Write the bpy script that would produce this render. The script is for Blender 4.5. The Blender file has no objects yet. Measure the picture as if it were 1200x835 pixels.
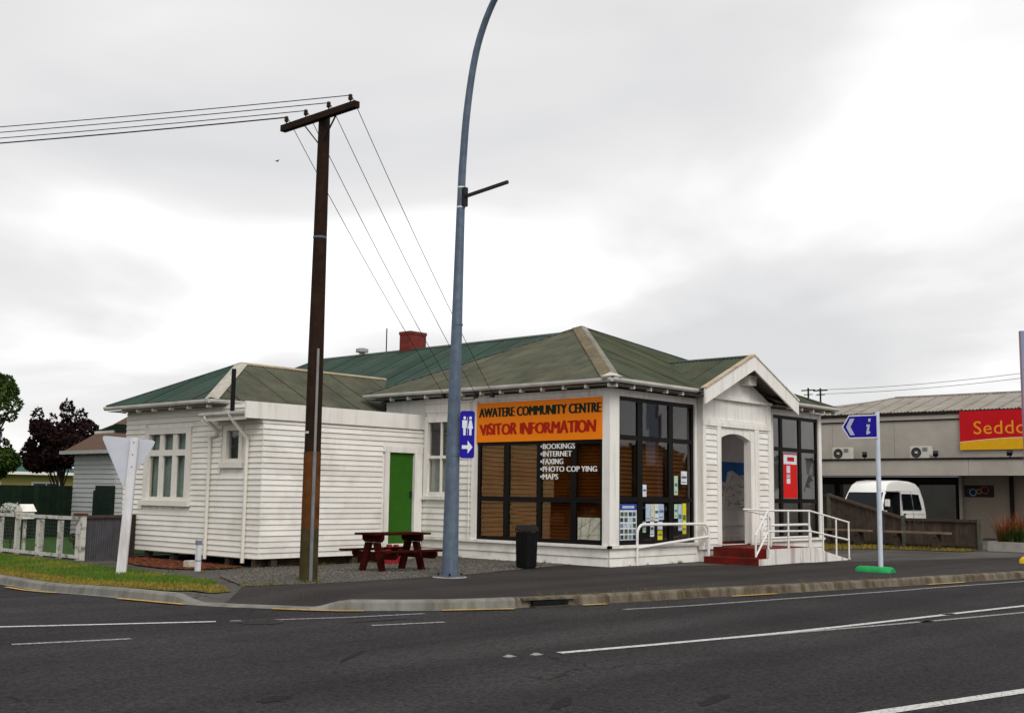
import bpy, bmesh, math, random
import numpy as np
from mathutils import Vector, Matrix
random.seed(7); rng = np.random.default_rng(7)
R = math.radians
scene = bpy.context.scene
col = scene.collection

# ---------------------------------------------------------------- camera
YAW, PITCH, ROLL, FPX = R(47.751), R(6.881), R(0.783), 1329.77
cam = bpy.data.cameras.new('camera'); cam_o = bpy.data.objects.new('camera', cam); col.objects.link(cam_o)
cam.sensor_fit = 'HORIZONTAL'; cam.sensor_width = 36.0; cam.lens = 36.0 * FPX / 1200.0
cam.clip_start = 0.1; cam.clip_end = 3000
fw = Vector((math.sin(YAW)*math.cos(PITCH), math.cos(YAW)*math.cos(PITCH), math.sin(PITCH)))
rt = Vector((math.cos(YAW), -math.sin(YAW), 0)); up = rt.cross(fw)
r2 = rt*math.cos(ROLL) + up*math.sin(ROLL); u2 = up*math.cos(ROLL) - rt*math.sin(ROLL)
m = Matrix((r2, u2, -fw)).transposed().to_4x4(); m.translation = Vector((-20.544, -15.643, 1.6))
cam_o.matrix_world = m
scene.camera = cam_o

# ---------------------------------------------------------------- world (overcast sky), sun, exposure
SUN_AZ, SUN_EL = Vector((-0.38, -0.80)), R(42)          # where the veiled sun stands (behind the viewer)
world = bpy.data.worlds.new('World'); scene.world = world; world.use_nodes = True
nt = world.node_tree; nt.nodes.clear()
def N(t, **kw):
    n = nt.nodes.new(t)
    for k, v in kw.items(): setattr(n, k, v)
    return n
def LK(a, b): nt.links.new(a, b)
out = N('ShaderNodeOutputWorld'); bg = N('ShaderNodeBackground'); LK(bg.outputs[0], out.inputs[0])
bg.inputs['Strength'].default_value = 0.10
sky = N('ShaderNodeTexSky', sky_type='NISHITA', sun_disc=False)
sky.sun_elevation = SUN_EL; sky.sun_rotation = math.atan2(SUN_AZ.x, SUN_AZ.y)
tc = N('ShaderNodeTexCoord'); sep = N('ShaderNodeSeparateXYZ'); LK(tc.outputs['Generated'], sep.inputs[0])
zc = N('ShaderNodeMath', operation='MAXIMUM'); LK(sep.outputs[2], zc.inputs[0]); zc.inputs[1].default_value = 0.0
za = N('ShaderNodeMath', operation='ADD'); LK(zc.outputs[0], za.inputs[0]); za.inputs[1].default_value = 0.22
dx = N('ShaderNodeMath', operation='DIVIDE'); LK(sep.outputs[0], dx.inputs[0]); LK(za.outputs[0], dx.inputs[1])
dy = N('ShaderNodeMath', operation='DIVIDE'); LK(sep.outputs[1], dy.inputs[0]); LK(za.outputs[0], dy.inputs[1])
cmb = N('ShaderNodeCombineXYZ'); LK(dx.outputs[0], cmb.inputs[0]); LK(dy.outputs[0], cmb.inputs[1])
mp = N('ShaderNodeMapping'); LK(cmb.outputs[0], mp.inputs[0]); mp.inputs['Location'].default_value = (-15.0431, 14.6245, -4.8825)
mp.inputs['Rotation'].default_value = (0, 0, 4.79516)
n1 = N('ShaderNodeTexNoise'); LK(mp.outputs[0], n1.inputs['Vector'])
n1.inputs['Scale'].default_value = 1.1; n1.inputs['Detail'].default_value = 4.5; n1.inputs['Roughness'].default_value = 0.47; n1.inputs['Distortion'].default_value = 0.35
rp = N('ShaderNodeValToRGB'); LK(n1.outputs[0], rp.inputs[0])
e = rp.color_ramp.elements
e[0].position = 0.36; e[0].color = (6.15, 6.15, 6.17, 1); e[1].position = 0.69; e[1].color = (10.6, 10.5, 10.4, 1)
el = rp.color_ramp.elements.new(0.51); el.color = (7.30, 7.20, 7.20, 1); el = rp.color_ramp.elements.new(0.61); el.color = (8.9, 8.85, 8.8, 1)
mx = N('ShaderNodeMix', data_type='RGBA'); mx.inputs[0].default_value = 0.95
LK(sky.outputs[0], mx.inputs[6]); LK(rp.outputs[0], mx.inputs[7]); LK(mx.outputs[2], bg.inputs['Color'])

sun = bpy.data.lights.new('sun', 'SUN'); sun_o = bpy.data.objects.new('sun', sun); col.objects.link(sun_o)
sun.energy = 1.45; sun.angle = R(28); sun.color = (1.0, 0.965, 0.91)
a = SUN_AZ.normalized(); sd = Vector((a.x*math.cos(SUN_EL), a.y*math.cos(SUN_EL), math.sin(SUN_EL)))
sun_o.rotation_euler = sd.to_track_quat('Z', 'Y').to_euler(); sun_o.location = (0, 0, 40)
vs = scene.view_settings
vs.view_transform = 'Standard'; vs.look = 'None'; vs.exposure = 0.26; vs.gamma = 1.0; vs.use_curve_mapping = False
scene.cycles.max_bounces = 8; scene.cycles.transparent_max_bounces = 16

# ---------------------------------------------------------------- materials
MATS = {}
def pm(name, c, rough=0.6, var=0.12, scale=6.0, bump=0.0, bscale=60.0, metal=0.0, dirt=None, dirt_amt=0.0,
       streak=False, dscale=2.0, rnd=0.0, spec=0.12, fine=0.0, island=None, dlo=0.45, dhi=0.75, coat=0.0):
    """procedural paint / stone / timber: colour variation, dirt with a shape of its own, fine relief"""
    if name in MATS: return MATS[name]
    mt = bpy.data.materials.new(name); mt.use_nodes = True; t = mt.node_tree; ns = t.nodes
    b = ns['Principled BSDF']; b.inputs['Roughness'].default_value = rough; b.inputs['Metallic'].default_value = metal
    b.inputs['Specular IOR Level'].default_value = spec
    if coat: b.inputs['Coat Weight'].default_value = coat; b.inputs['Coat Roughness'].default_value = 0.08
    tc = ns.new('ShaderNodeTexCoord'); src = tc.outputs['Object']
    oi = ns.new('ShaderNodeObjectInfo')
    ad = ns.new('ShaderNodeVectorMath'); ad.operation = 'ADD'
    lm = ns.new('ShaderNodeVectorMath'); lm.operation = 'SCALE'
    t.links.new(oi.outputs['Location'], lm.inputs[0]); lm.inputs['Scale'].default_value = 1.0
    t.links.new(src, ad.inputs[0]); t.links.new(lm.outputs[0], ad.inputs[1]); src = ad.outputs[0]
    def noise(sc, det=4, vec=None, rg=0.55):
        n = ns.new('ShaderNodeTexNoise'); n.inputs['Scale'].default_value = sc; n.inputs['Detail'].default_value = det; n.inputs['Roughness'].default_value = rg
        t.links.new(vec or src, n.inputs['Vector']); return n.outputs[0]
    def mix(f, a, bcol, typ='MIX'):
        x = ns.new('ShaderNodeMix'); x.data_type = 'RGBA'; x.blend_type = typ
        if isinstance(f, float): x.inputs[0].default_value = f
        else: t.links.new(f, x.inputs[0])
        for i, v in ((6, a), (7, bcol)):
            if isinstance(v, tuple): x.inputs[i].default_value = (*v[:3], 1)
            else: t.links.new(v, x.inputs[i])
        return x.outputs[2]
    def ramp(f, lo, hi):
        r = ns.new('ShaderNodeMapRange'); r.inputs[1].default_value = lo; r.inputs[2].default_value = hi; t.links.new(f, r.inputs[0]); return r.outputs[0]
    lo = tuple(x*(1-var) for x in c); hi = tuple(min(1, x*(1+var)) for x in c)
    cc = mix(ramp(noise(scale), 0.3, 0.7), lo, hi)
    if fine:
        cc = mix(ramp(noise(bscale, 2), 0.3, 0.7), cc, mix(1.0, cc, (1-fine,)*3, 'MULTIPLY'))
    if island is not None:
        g = ns.new('ShaderNodeNewGeometry')
        cc = mix(g.outputs['Random Per Island'], cc, island)
    if rnd:
        rr = ns.new('ShaderNodeMapRange'); rr.inputs[3].default_value = 1-rnd; rr.inputs[4].default_value = 1+rnd
        t.links.new(oi.outputs['Random'], rr.inputs[0])
        v = ns.new('ShaderNodeCombineXYZ')
        for i in range(3): t.links.new(rr.outputs[0], v.inputs[i])
        cc = mix(1.0, cc, v.outputs[0], 'MULTIPLY')
    if dirt is not None:
        vec = src
        if streak:
            mpn = ns.new('ShaderNodeMapping'); t.links.new(src, mpn.inputs[0]); mpn.inputs['Scale'].default_value = (4.0, 4.0, 0.35); vec = mpn.outputs[0]
        d = ramp(noise(dscale, 6, vec, 0.62), dlo, dhi)
        k = ns.new('ShaderNodeMath'); k.operation = 'MULTIPLY'; t.links.new(d, k.inputs[0]); k.inputs[1].default_value = dirt_amt
        cc = mix(k.outputs[0], cc, dirt)
    t.links.new(cc, b.inputs['Base Color'])
    if bump:
        bp = ns.new('ShaderNodeBump'); bp.inputs['Strength'].default_value = bump; bp.inputs['Distance'].default_value = 0.02
        t.links.new(noise(bscale, 3), bp.inputs['Height']); t.links.new(bp.outputs[0], b.inputs['Normal'])
    MATS[name] = mt; return mt

def glass_mat(name, tint, refl=1.8, rough=0.02, gtint=(1,1,1)):
    mt = bpy.data.materials.new(name); mt.use_nodes = True; t = mt.node_tree; ns = t.nodes; ns.remove(ns['Principled BSDF'])
    o = ns['Material Output']; g = ns.new('ShaderNodeNewGeometry'); dt = ns.new('ShaderNodeVectorMath'); dt.operation = 'DOT_PRODUCT'; t.links.new(g.outputs['Normal'], dt.inputs[0]); t.links.new(g.outputs['Incoming'], dt.inputs[1])
    def mth(op, a, b=None):
        q = ns.new('ShaderNodeMath'); q.operation = op
        for i, v in enumerate((a, b)):
            if v is None: continue
            if isinstance(v, float): q.inputs[i].default_value = v
            else: t.links.new(v, q.inputs[i])
        return q.outputs[0]
    fr_ = mth('ADD', mth('MULTIPLY', mth('POWER', mth('SUBTRACT', 1.0, mth('ABSOLUTE', dt.outputs['Value'])), 5.0), 0.96), 0.04)
    k = ns.new('ShaderNodeMath'); k.operation = 'MULTIPLY'; k.inputs[1].default_value = refl; k.use_clamp = True; t.links.new(fr_, k.inputs[0])
    tr = ns.new('ShaderNodeBsdfTransparent'); tr.inputs[0].default_value = (*tint, 1)
    gl = ns.new('ShaderNodeBsdfGlossy'); gl.inputs['Roughness'].default_value = rough; gl.inputs['Color'].default_value = (*gtint, 1)
    tcn = ns.new('ShaderNodeTexCoord'); nz = ns.new('ShaderNodeTexNoise'); nz.inputs['Scale'].default_value = 1.3; t.links.new(tcn.outputs['Object'], nz.inputs['Vector'])
    bp = ns.new('ShaderNodeBump'); bp.inputs['Strength'].default_value = 0.012; bp.inputs['Distance'].default_value = 0.05
    t.links.new(nz.outputs[0], bp.inputs['Height']); t.links.new(bp.outputs[0], gl.inputs['Normal'])
    mxs = ns.new('ShaderNodeMixShader'); t.links.new(k.outputs[0], mxs.inputs[0]); t.links.new(tr.outputs[0], mxs.inputs[1]); t.links.new(gl.outputs[0], mxs.inputs[2])
    t.links.new(mxs.outputs[0], o.inputs[0]); return mt

WHITE = pm('white_paint', (0.81, 0.785, 0.735), 0.55, 0.035, 3.0, dirt=(0.36, 0.32, 0.25), dirt_amt=0.5, streak=True, dscale=1.4, dlo=0.48, dhi=0.78)
BOARD = pm('white_weatherboard', (0.82, 0.797, 0.748), 0.5, 0.04, 2.0, bump=0.05, bscale=40, dirt=(0.34, 0.30, 0.22), dirt_amt=0.5, dscale=1.1, dlo=0.48, dhi=0.78, rnd=0.07, fine=0.08)
BOARDW = pm('cream_weatherboard', (0.79, 0.765, 0.70), 0.5, 0.04, 2.0, bump=0.05, bscale=40, dirt=(0.36, 0.32, 0.24), dirt_amt=0.4, dscale=1.1, dlo=0.50, dhi=0.82, rnd=0.04)
PLINTH = pm('plinth_paint', (0.73, 0.71, 0.66), 0.6, 0.06, 4.0, dirt=(0.30, 0.25, 0.18), dirt_amt=0.55, dscale=1.6, dlo=0.48, dhi=0.8)
GUTTER = pm('gutter_paint', (0.60, 0.58, 0.53), 0.5, 0.08, 5.0, dirt=(0.20, 0.18, 0.14), dirt_amt=0.5, dscale=2.5)
CREAM = pm('cream_trim', (0.75, 0.72, 0.65), 0.55, 0.06, 3.0, dirt=(0.35, 0.30, 0.22), dirt_amt=0.3, dscale=3)
RGREEN = pm('roof_green_iron', (0.020, 0.048, 0.034), 0.5, 0.22, 1.2, dirt=(0.050, 0.055, 0.036), dirt_amt=0.5, dscale=1.6, rnd=0.14, spec=0.18)
ROLIVE = pm('roof_weathered_iron', (0.088, 0.086, 0.058), 0.62, 0.30, 1.8, dirt=(0.036, 0.062, 0.042), dirt_amt=0.6, dscale=1.3, rnd=0.12, spec=0.1)
RFRONT = pm('roof_mossy_iron', (0.062, 0.066, 0.038), 0.6, 0.25, 1.5, dirt=(0.030, 0.062, 0.042), dirt_amt=0.6, dscale=1.2, rnd=0.12, spec=0.1)
CAPT = pm('tan_capping', (0.33, 0.275, 0.175), 0.7, 0.2, 5.0, rnd=0.10, dirt=(0.12, 0.11, 0.08), dirt_amt=0.4)
CAPG = pm('grey_capping', (0.42, 0.395, 0.33), 0.6, 0.15, 5.0, dirt=(0.15, 0.14, 0.11), dirt_amt=0.5)
CAPD = pm('green_capping', (0.020, 0.042, 0.033), 0.5, 0.2, 3.0)
FRAME = pm('black_frame', (0.006, 0.005, 0.0045), 0.4, 0.2, 5.0)
GLASS = glass_mat('window_glass', (0.86, 0.83, 0.79), 1.8)
GLASSF = glass_mat('dimmed_glass', (0.42, 0.43, 0.43), 1.8)  # window glass with its tint darkened to dim the bright lobby behind
GLASSB = glass_mat('bronze_glass', (0.90, 0.72, 0.50), 2.8, gtint=(1.0, 0.66, 0.34))
GLASSD = glass_mat('tinted_glass', (0.30, 0.33, 0.33), 1.8)
BLIND = pm('brown_blind', (0.105, 0.039, 0.008), 0.6, 0.15, 2.0, rnd=0.12)
BLIND2 = pm('dark_brown_blind', (0.105, 0.040, 0.010), 0.7, 0.2, 2.0, rnd=0.15)
DARKROOM = pm('dim_interior', (0.10, 0.085, 0.07), 0.8, 0.2, 1.0)
LACE = pm('net_curtain', (0.42, 0.46, 0.44), 0.8, 0.15, 6.0)
GREEND = pm('green_door_paint', (0.030, 0.120, 0.010), 0.5, 0.08, 4.0, dirt=(0.02, 0.08, 0.01), dirt_amt=0.3, dscale=5)
RED = pm('red_step_paint', (0.17, 0.012, 0.008), 0.6, 0.22, 4.0, bump=0.15, bscale=60, dirt=(0.055, 0.016, 0.010), dirt_amt=0.8, dscale=2.5, dlo=0.42, dhi=0.66)
ORANGE = pm('orange_sign', (0.92, 0.23, 0.002), 0.45, 0.04, 2.0, dirt=(0.6, 0.13, 0.0), dirt_amt=0.3)
INKG = pm('dark_green_ink', (0.006, 0.020, 0.008), 0.5, 0.1)
INKR = pm('red_ink', (0.42, 0.012, 0.003), 0.5, 0.1)
INKW = pm('white_vinyl', (0.78, 0.78, 0.76), 0.5, 0.05)
PAPER = pm('white_paper', (0.62, 0.66, 0.72), 0.7, 0.12, 12.0, rnd=0.08)
PAPERB = pm('pale_blue_paper', (0.40, 0.50, 0.62), 0.7, 0.2, 14.0)
PAPERG = pm('pale_green_paper', (0.42, 0.60, 0.42), 0.7, 0.15, 14.0)
YELLOWP = pm('yellow_paper', (0.62, 0.56, 0.03), 0.7, 0.15, 14.0)
BLACKP = pm('black_plastic', (0.008, 0.008, 0.008), 0.45, 0.3, 6.0)
GALV = pm('galvanised_steel', (0.115, 0.15, 0.20), 0.5, 0.18, 7.0, metal=0.25, dirt=(0.05, 0.065, 0.09), dirt_amt=0.6, streak=True, dscale=1.5, bump=0.05, bscale=30)
DARKM = pm('dark_metal', (0.018, 0.020, 0.022), 0.5, 0.2)
PIPE = pm('white_handrail', (0.76, 0.75, 0.72), 0.4, 0.05, 6.0, dirt=(0.35, 0.2, 0.1), dirt_amt=0.35, dscale=6, dlo=0.55)
CONC = pm('concrete', (0.33, 0.315, 0.285), 0.85, 0.15, 3.0, bump=0.25, bscale=50, dirt=(0.10, 0.085, 0.055), dirt_amt=0.6, dscale=1.4)

# ---------------------------------------------------------------- mesh helpers
ORG = {}
class MB:
    def __init__(s): s.v = []; s.f = []
    def add(s, vs, fs):
        o = len(s.v); s.v += [tuple(p) for p in vs]; s.f += [tuple(i+o for i in f) for f in fs]; return s
    def hexa(s, p): return s.add(p, [(0,1,2,3),(7,6,5,4),(0,4,5,1),(1,5,6,2),(2,6,7,3),(3,7,4,0)])
    def box(s, x0, x1, y0, y1, z0, z1):
        return s.hexa([(x0,y0,z0),(x1,y0,z0),(x1,y1,z0),(x0,y1,z0),(x0,y0,z1),(x1,y0,z1),(x1,y1,z1),(x0,y1,z1)])
    def bar(s, a, b, w, h, upv=(0,0,1)):
        """square bar from a to b: w sideways, h along up"""
        a = Vector(a); b = Vector(b); d = (b-a).normalized(); sd = d.cross(Vector(upv))
        if sd.length < 1e-6: sd = d.cross(Vector((1,0,0)))
        sd.normalize(); u = sd.cross(d).normalized(); sd *= w/2; u *= h/2
        return s.hexa([a-sd-u, a+sd-u, a+sd+u, a-sd+u, b-sd-u, b+sd-u, b+sd+u, b-sd+u])
    def prism(s, poly, ex):
        n = len(poly); ex = Vector(ex); p = [Vector(q) for q in poly]
        return s.add(p + [q+ex for q in p], [tuple(range(n-1,-1,-1)), tuple(range(n,2*n))] + [(i,(i+1)%n,n+(i+1)%n,n+i) for i in range(n)])
    def face(s, poly): return s.add(poly, [tuple(range(len(poly)))])
    def tube(s, pts, rad, n=8, caps=True):
        pts = [Vector(p) for p in pts]; k = len(pts)
        if not isinstance(rad, (list, tuple)): rad = [rad]*k
        vs = []; fs = []; ref = None
        for i, p in enumerate(pts):
            d = (pts[min(i+1,k-1)] - pts[max(i-1,0)]).normalized()
            if ref is None: ref = Vector((0,0,1)) if abs(d.z) < 0.9 else Vector((1,0,0))
            sx = d.cross(ref).normalized(); sy = sx.cross(d).normalized(); ref = sy
            vs += [p + (sx*math.cos(2*math.pi*j/n) + sy*math.sin(2*math.pi*j/n))*rad[i] for j in range(n)]
        for i in range(k-1):
            for j in range(n): fs.append((i*n+j, i*n+(j+1)%n, (i+1)*n+(j+1)%n, (i+1)*n+j))
        if caps: fs += [tuple(range(n-1,-1,-1)), tuple((k-1)*n+j for j in range(n))]
        return s.add(vs, fs)
    def lathe(s, c, prof, n=16):
        c = Vector(c); return s.tube([c+Vector((0,0,z)) for r, z in prof], [max(r, 1e-4) for r, z in prof], n)
    def build(s, name, mat, parent=None, smooth=False, local=False, bevel=0.0, recalc=True, at=None):
        me = bpy.data.meshes.new(name)
        o = Vector((0,0,0)) if local or parent is None else ORG.get(parent.name, Vector((0,0,0)))
        if at is not None: o = Vector(at)
        vs = [(p[0]-o.x, p[1]-o.y, p[2]-o.z) for p in s.v]
        me.from_pydata(vs, [], s.f)
        if recalc:
            bm = bmesh.new(); bm.from_mesh(me); bmesh.ops.recalc_face_normals(bm, faces=bm.faces)
            if bevel: bmesh.ops.bevel(bm, geom=[e for e in bm.edges if len(e.link_faces) == 2 and e.calc_face_angle(0) > 0.6], offset=bevel, segments=2, affect='EDGES', clamp_overlap=True)
            bm.to_mesh(me); bm.free()
        me.materials.append(mat)
        if smooth:
            for p in me.polygons: p.use_smooth = True
            try: me.set_sharp_from_angle(angle=R(40))
            except Exception: pass
        ob = bpy.data.objects.new(name, me); col.objects.link(ob)
        if parent is not None:
            ob.parent = parent; ORG[ob.name] = Vector((0,0,0)) if local else ORG.get(parent.name, Vector((0,0,0)))
        elif at is not None: ob.location = at
        return ob
def tag(o, label, cat, group=None):
    o['label'] = label; o['category'] = cat
    if group: o['group'] = group
    return o
def thing(name, label, cat, loc=(0,0,0), rz=0.0, group=None):
    o = bpy.data.objects.new(name, None); o.empty_display_size = 0.2; col.objects.link(o)
    o.location = loc; o.rotation_euler = (0,0,rz); ORG[o.name] = Vector(loc); return tag(o, label, cat, group)
def struct(name, mb, mat, kind='structure', **k):
    o = mb.build(name, mat, **k); o['kind'] = kind; return o
def linked(src, parent, loc, rz=0.0):
    c = src.copy(); col.objects.link(c); c.parent = parent; c.location = loc; c.rotation_euler = (0,0,rz); return c

def text_verts(body, bold=0.0, spacing=1.0):
    cu = bpy.data.curves.new('t', 'FONT'); cu.body = body; cu.size = 1.0; cu.offset = 0.0; cu.resolution_u = 3; cu.space_character = spacing
    ob = bpy.data.objects.new('t', cu); col.objects.link(ob); bpy.context.view_layer.update()
    me = bpy.data.meshes.new_from_object(ob)
    vs = np.array([v.co[:] for v in me.vertices]); fs = [tuple(p.vertices) for p in me.polygons]
    bpy.data.objects.remove(ob); bpy.data.curves.remove(cu); bpy.data.meshes.remove(me); return vs, fs
def put_text(mb, body, org, u, v, width, height, bold=0.02, spacing=1.0, cap=None):
    """lay flat lettering: left baseline at org, along u, up along v, fitted to width and cap height"""
    vs, fs = text_verts(body, bold, spacing)
    x0, x1 = vs[:,0].min(), vs[:,0].max(); y1 = cap if cap else vs[:,1].max()
    org = Vector(org); u = Vector(u); v = Vector(v)
    mb.add([org + u*((p[0]-x0)/(x1-x0)*width) + v*(p[1]/y1*height) for p in vs], fs)

def S(t): t = min(1.0, max(0.0, t)); return t*t*(3-2*t)
def H(x, y):
    """height of the ground behind the kerb: a dip beside the lean-to and a dropped crossing at the corner"""
    h = -0.15*S((y-1)/4.5)*S((0.3-x)/1.5)
    return h
def DROP(x, y):
    dx, dy = x+10.30, y+1.15; t = dx*0.43 - dy*0.90; n = dx*0.90 + dy*0.43
    return -0.115*S((1.45-abs(t))/0.55)*S((1.7-abs(n))/1.3)
def drape(poly, zf, step=0.6, box=None):
    """polygon cut into a grid and laid on the ground function zf"""
    bm = bmesh.new(); f = bm.faces.new([bm.verts.new((p[0], p[1], 0)) for p in poly])
    xs = [p[0] for p in poly]; ys = [p[1] for p in poly]; bx = box or (-13, 1, -5, 8)
    for ax, lo, hi, b0, b1 in ((0, min(xs), max(xs), bx[0], bx[1]), (1, min(ys), max(ys), bx[2], bx[3])):
        q = max(lo, b0)
        while q < min(hi, b1):
            co = (q,0,0) if ax == 0 else (0,q,0); no = (1,0,0) if ax == 0 else (0,1,0)
            bmesh.ops.bisect_plane(bm, geom=bm.verts[:]+bm.edges[:]+bm.faces[:], plane_co=co, plane_no=no, dist=1e-5); q += step
    bmesh.ops.triangulate(bm, faces=bm.faces)
    for v in bm.verts: v.co.z = zf(v.co.x, v.co.y)
    for f in bm.faces:
        f.normal_update()
        if f.normal.z < 0: f.normal_flip()
    mb = MB(); bm.verts.index_update(); mb.v = [v.co[:] for v in bm.verts]; mb.f = [tuple(v.index for v in f.verts) for f in bm.faces]; bm.free(); return mb
def inside(poly, x, y):
    c = False; n = len(poly)
    for i in range(n):
        x1, y1 = poly[i]; x2, y2 = poly[i-1]
        if (y1 > y) != (y2 > y) and x < (x2-x1)*(y-y1)/(y2-y1)+x1: c = not c
    return c
def smooth_line(pts, k=6):
    pts = [Vector((*p, 0)) if len(p) == 2 else Vector(p) for p in pts]; o = []
    for i in range(len(pts)-1):
        p0 = pts[max(i-1,0)]; p1 = pts[i]; p2 = pts[i+1]; p3 = pts[min(i+2, len(pts)-1)]
        for j in range(k):
            t = j/k; o.append(0.5*((2*p1)+(p2-p0)*t+(2*p0-5*p1+4*p2-p3)*t*t+(3*p1-p0-3*p2+p3)*t**3))
    o.append(pts[-1]); return o
# ================================================================ THE GROUND
def asphalt(name, c, speck, patch):
    if name in MATS: return MATS[name]
    mt = bpy.data.materials.new(name); mt.use_nodes = True; t = mt.node_tree; ns = t.nodes; b = ns['Principled BSDF']
    b.inputs['Roughness'].default_value = 0.95; b.inputs['Specular IOR Level'].default_value = 0.06
    tc = ns.new('ShaderNodeTexCoord')
    def noise(s, d, vec=None, rg=0.55):
        n = ns.new('ShaderNodeTexNoise'); n.inputs['Scale'].default_value = s; n.inputs['Detail'].default_value = d; n.inputs['Roughness'].default_value = rg
        t.links.new(vec or tc.outputs['Object'], n.inputs['Vector']); return n.outputs[0]
    def rampc(f, p0, c0, p1, c1):
        r = ns.new('ShaderNodeValToRGB'); r.color_ramp.elements[0].position = p0; r.color_ramp.elements[1].position = p1
        r.color_ramp.elements[0].color = (*c0, 1); r.color_ramp.elements[1].color = (*c1, 1); t.links.new(f, r.inputs[0]); return r.outputs[0]
    def mul(a, bb):
        x = ns.new('ShaderNodeMix'); x.data_type = 'RGBA'; x.blend_type = 'MULTIPLY'; x.inputs[0].default_value = 1.0
        t.links.new(a, x.inputs[6]); t.links.new(bb, x.inputs[7]); return x.outputs[2]
    base = rampc(noise(0.35, 5), 0.35, tuple(x*(1-patch) for x in c), 0.65, tuple(x*(1+patch) for x in c))
    sp = rampc(noise(24, 4, rg=0.75), 0.34, (1-speck,)*3, 0.68, (1+speck*1.2,)*3)
    # traffic-worn lanes run along the main road
    mp = ns.new('ShaderNodeMapping'); t.links.new(tc.outputs['Object'], mp.inputs[0]); mp.inputs['Rotation'].default_value = (0, 0, R(11)); mp.inputs['Scale'].default_value = (0.05, 0.9, 1)
    ln = rampc(noise(1.0, 4, mp.outputs[0]), 0.35, (0.80,)*3, 0.65, (1.20,)*3)
    v = ns.new('ShaderNodeTexVoronoi'); v.feature = 'DISTANCE_TO_EDGE'; v.inputs['Scale'].default_value = 0.33
    dv = ns.new('ShaderNodeVectorMath'); dv.operation = 'ADD'; nn = ns.new('ShaderNodeTexNoise'); nn.inputs['Scale'].default_value = 1.5; nn.inputs['Detail'].default_value = 5
    t.links.new(tc.outputs['Object'], nn.inputs['Vector']); t.links.new(tc.outputs['Object'], dv.inputs[0]); t.links.new(nn.outputs['Color'], dv.inputs[1]); t.links.new(dv.outputs[0], v.inputs['Vector'])
    ck0 = ns.new('ShaderNodeMapRange'); ck0.inputs[1].default_value = 0.003; ck0.inputs[2].default_value = 0.009; t.links.new(v.outputs['Distance'], ck0.inputs[0])
    gate = ns.new('ShaderNodeMapRange'); gate.inputs[1].default_value = 0.52; gate.inputs[2].default_value = 0.60; t.links.new(noise(0.22, 2), gate.inputs[0])
    inv = ns.new('ShaderNodeMath'); inv.operation = 'SUBTRACT'; inv.inputs[0].default_value = 1.0; t.links.new(gate.outputs[0], inv.inputs[1])
    mxm = ns.new('ShaderNodeMath'); mxm.operation = 'MAXIMUM'; t.links.new(ck0.outputs[0], mxm.inputs[0]); t.links.new(inv.outputs[0], mxm.inputs[1])
    ck = rampc(mxm.outputs[0], 0.0, (0.55,)*3, 1.0, (1,)*3)
    t.links.new(mul(mul(mul(base, sp), ln), ck), b.inputs['Base Color'])
    bp = ns.new('ShaderNodeBump'); bp.inputs['Strength'].default_value = 0.5; bp.inputs['Distance'].default_value = 0.012
    t.links.new(noise(70, 3), bp.inputs['Height']); t.links.new(bp.outputs[0], b.inputs['Normal'])
    MATS[name] = mt; return mt
ROADM = asphalt('road_asphalt', (0.035, 0.0325, 0.033), 0.5, 0.14)
PATHM = asphalt('footpath_asphalt', (0.042, 0.037, 0.0355), 0.32, 0.12)
YARDM = asphalt('yard_asphalt', (0.085, 0.078, 0.072), 0.25, 0.18)
SOILM = pm('earth', (0.075, 0.055, 0.038), 0.95, 0.3, 3.0, bump=0.5, bscale=30)
GRAVM = pm('gravel_bed', (0.115, 0.105, 0.092), 0.95, 0.3, 22.0, bump=0.9, bscale=55, dirt=(0.05, 0.045, 0.038), dirt_amt=0.6, dscale=14)

ground = MB().face([(-900,-900,-0.6),(900,-900,-0.6),(900,900,-0.6),(-900,900,-0.6)])
struct('ground', ground, SOILM)
ROADZ = -0.14
def RZ(x, y): return ROADZ + H(x, y)
struct('road', drape([(-90,-70),(120,-70),(120,60),(-90,60)], RZ, 0.8, (-16, 1, 0.5, 6.5)), ROADM)

KERB = smooth_line([(-10.42,60),(-10.42,20),(-10.45,8.5),(-10.47,6.8),(-10.62,4.6),(-10.98,1.65),(-10.72,-0.3),(-10.15,-1.5),(-9.6,-2.32),(-8.24,-3.38),(-6.25,-4.06),(-3.9,-4.57),(0.52,-5.54),(6.68,-6.74),(30,-11.3),(110,-26.9)], 8)
def offs(line, d):
    o = []
    for i, p in enumerate(line):
        tv = (line[min(i+1,len(line)-1)] - line[max(i-1,0)]).normalized(); n = Vector((-tv.y, tv.x, 0)); o.append(p + n*d)
    return o
KI = offs(KERB, 0.16)
def LZ(x, y): return H(x, y) + DROP(x, y)
yard = [(p.x, p.y) for p in offs(KERB, 0.14)] + [(110,60)]
struct('yard', drape(yard, lambda x, y: LZ(x, y)-0.012, 0.45, (-12.5, 1, -4.5, 7)), YARDM)
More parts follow.
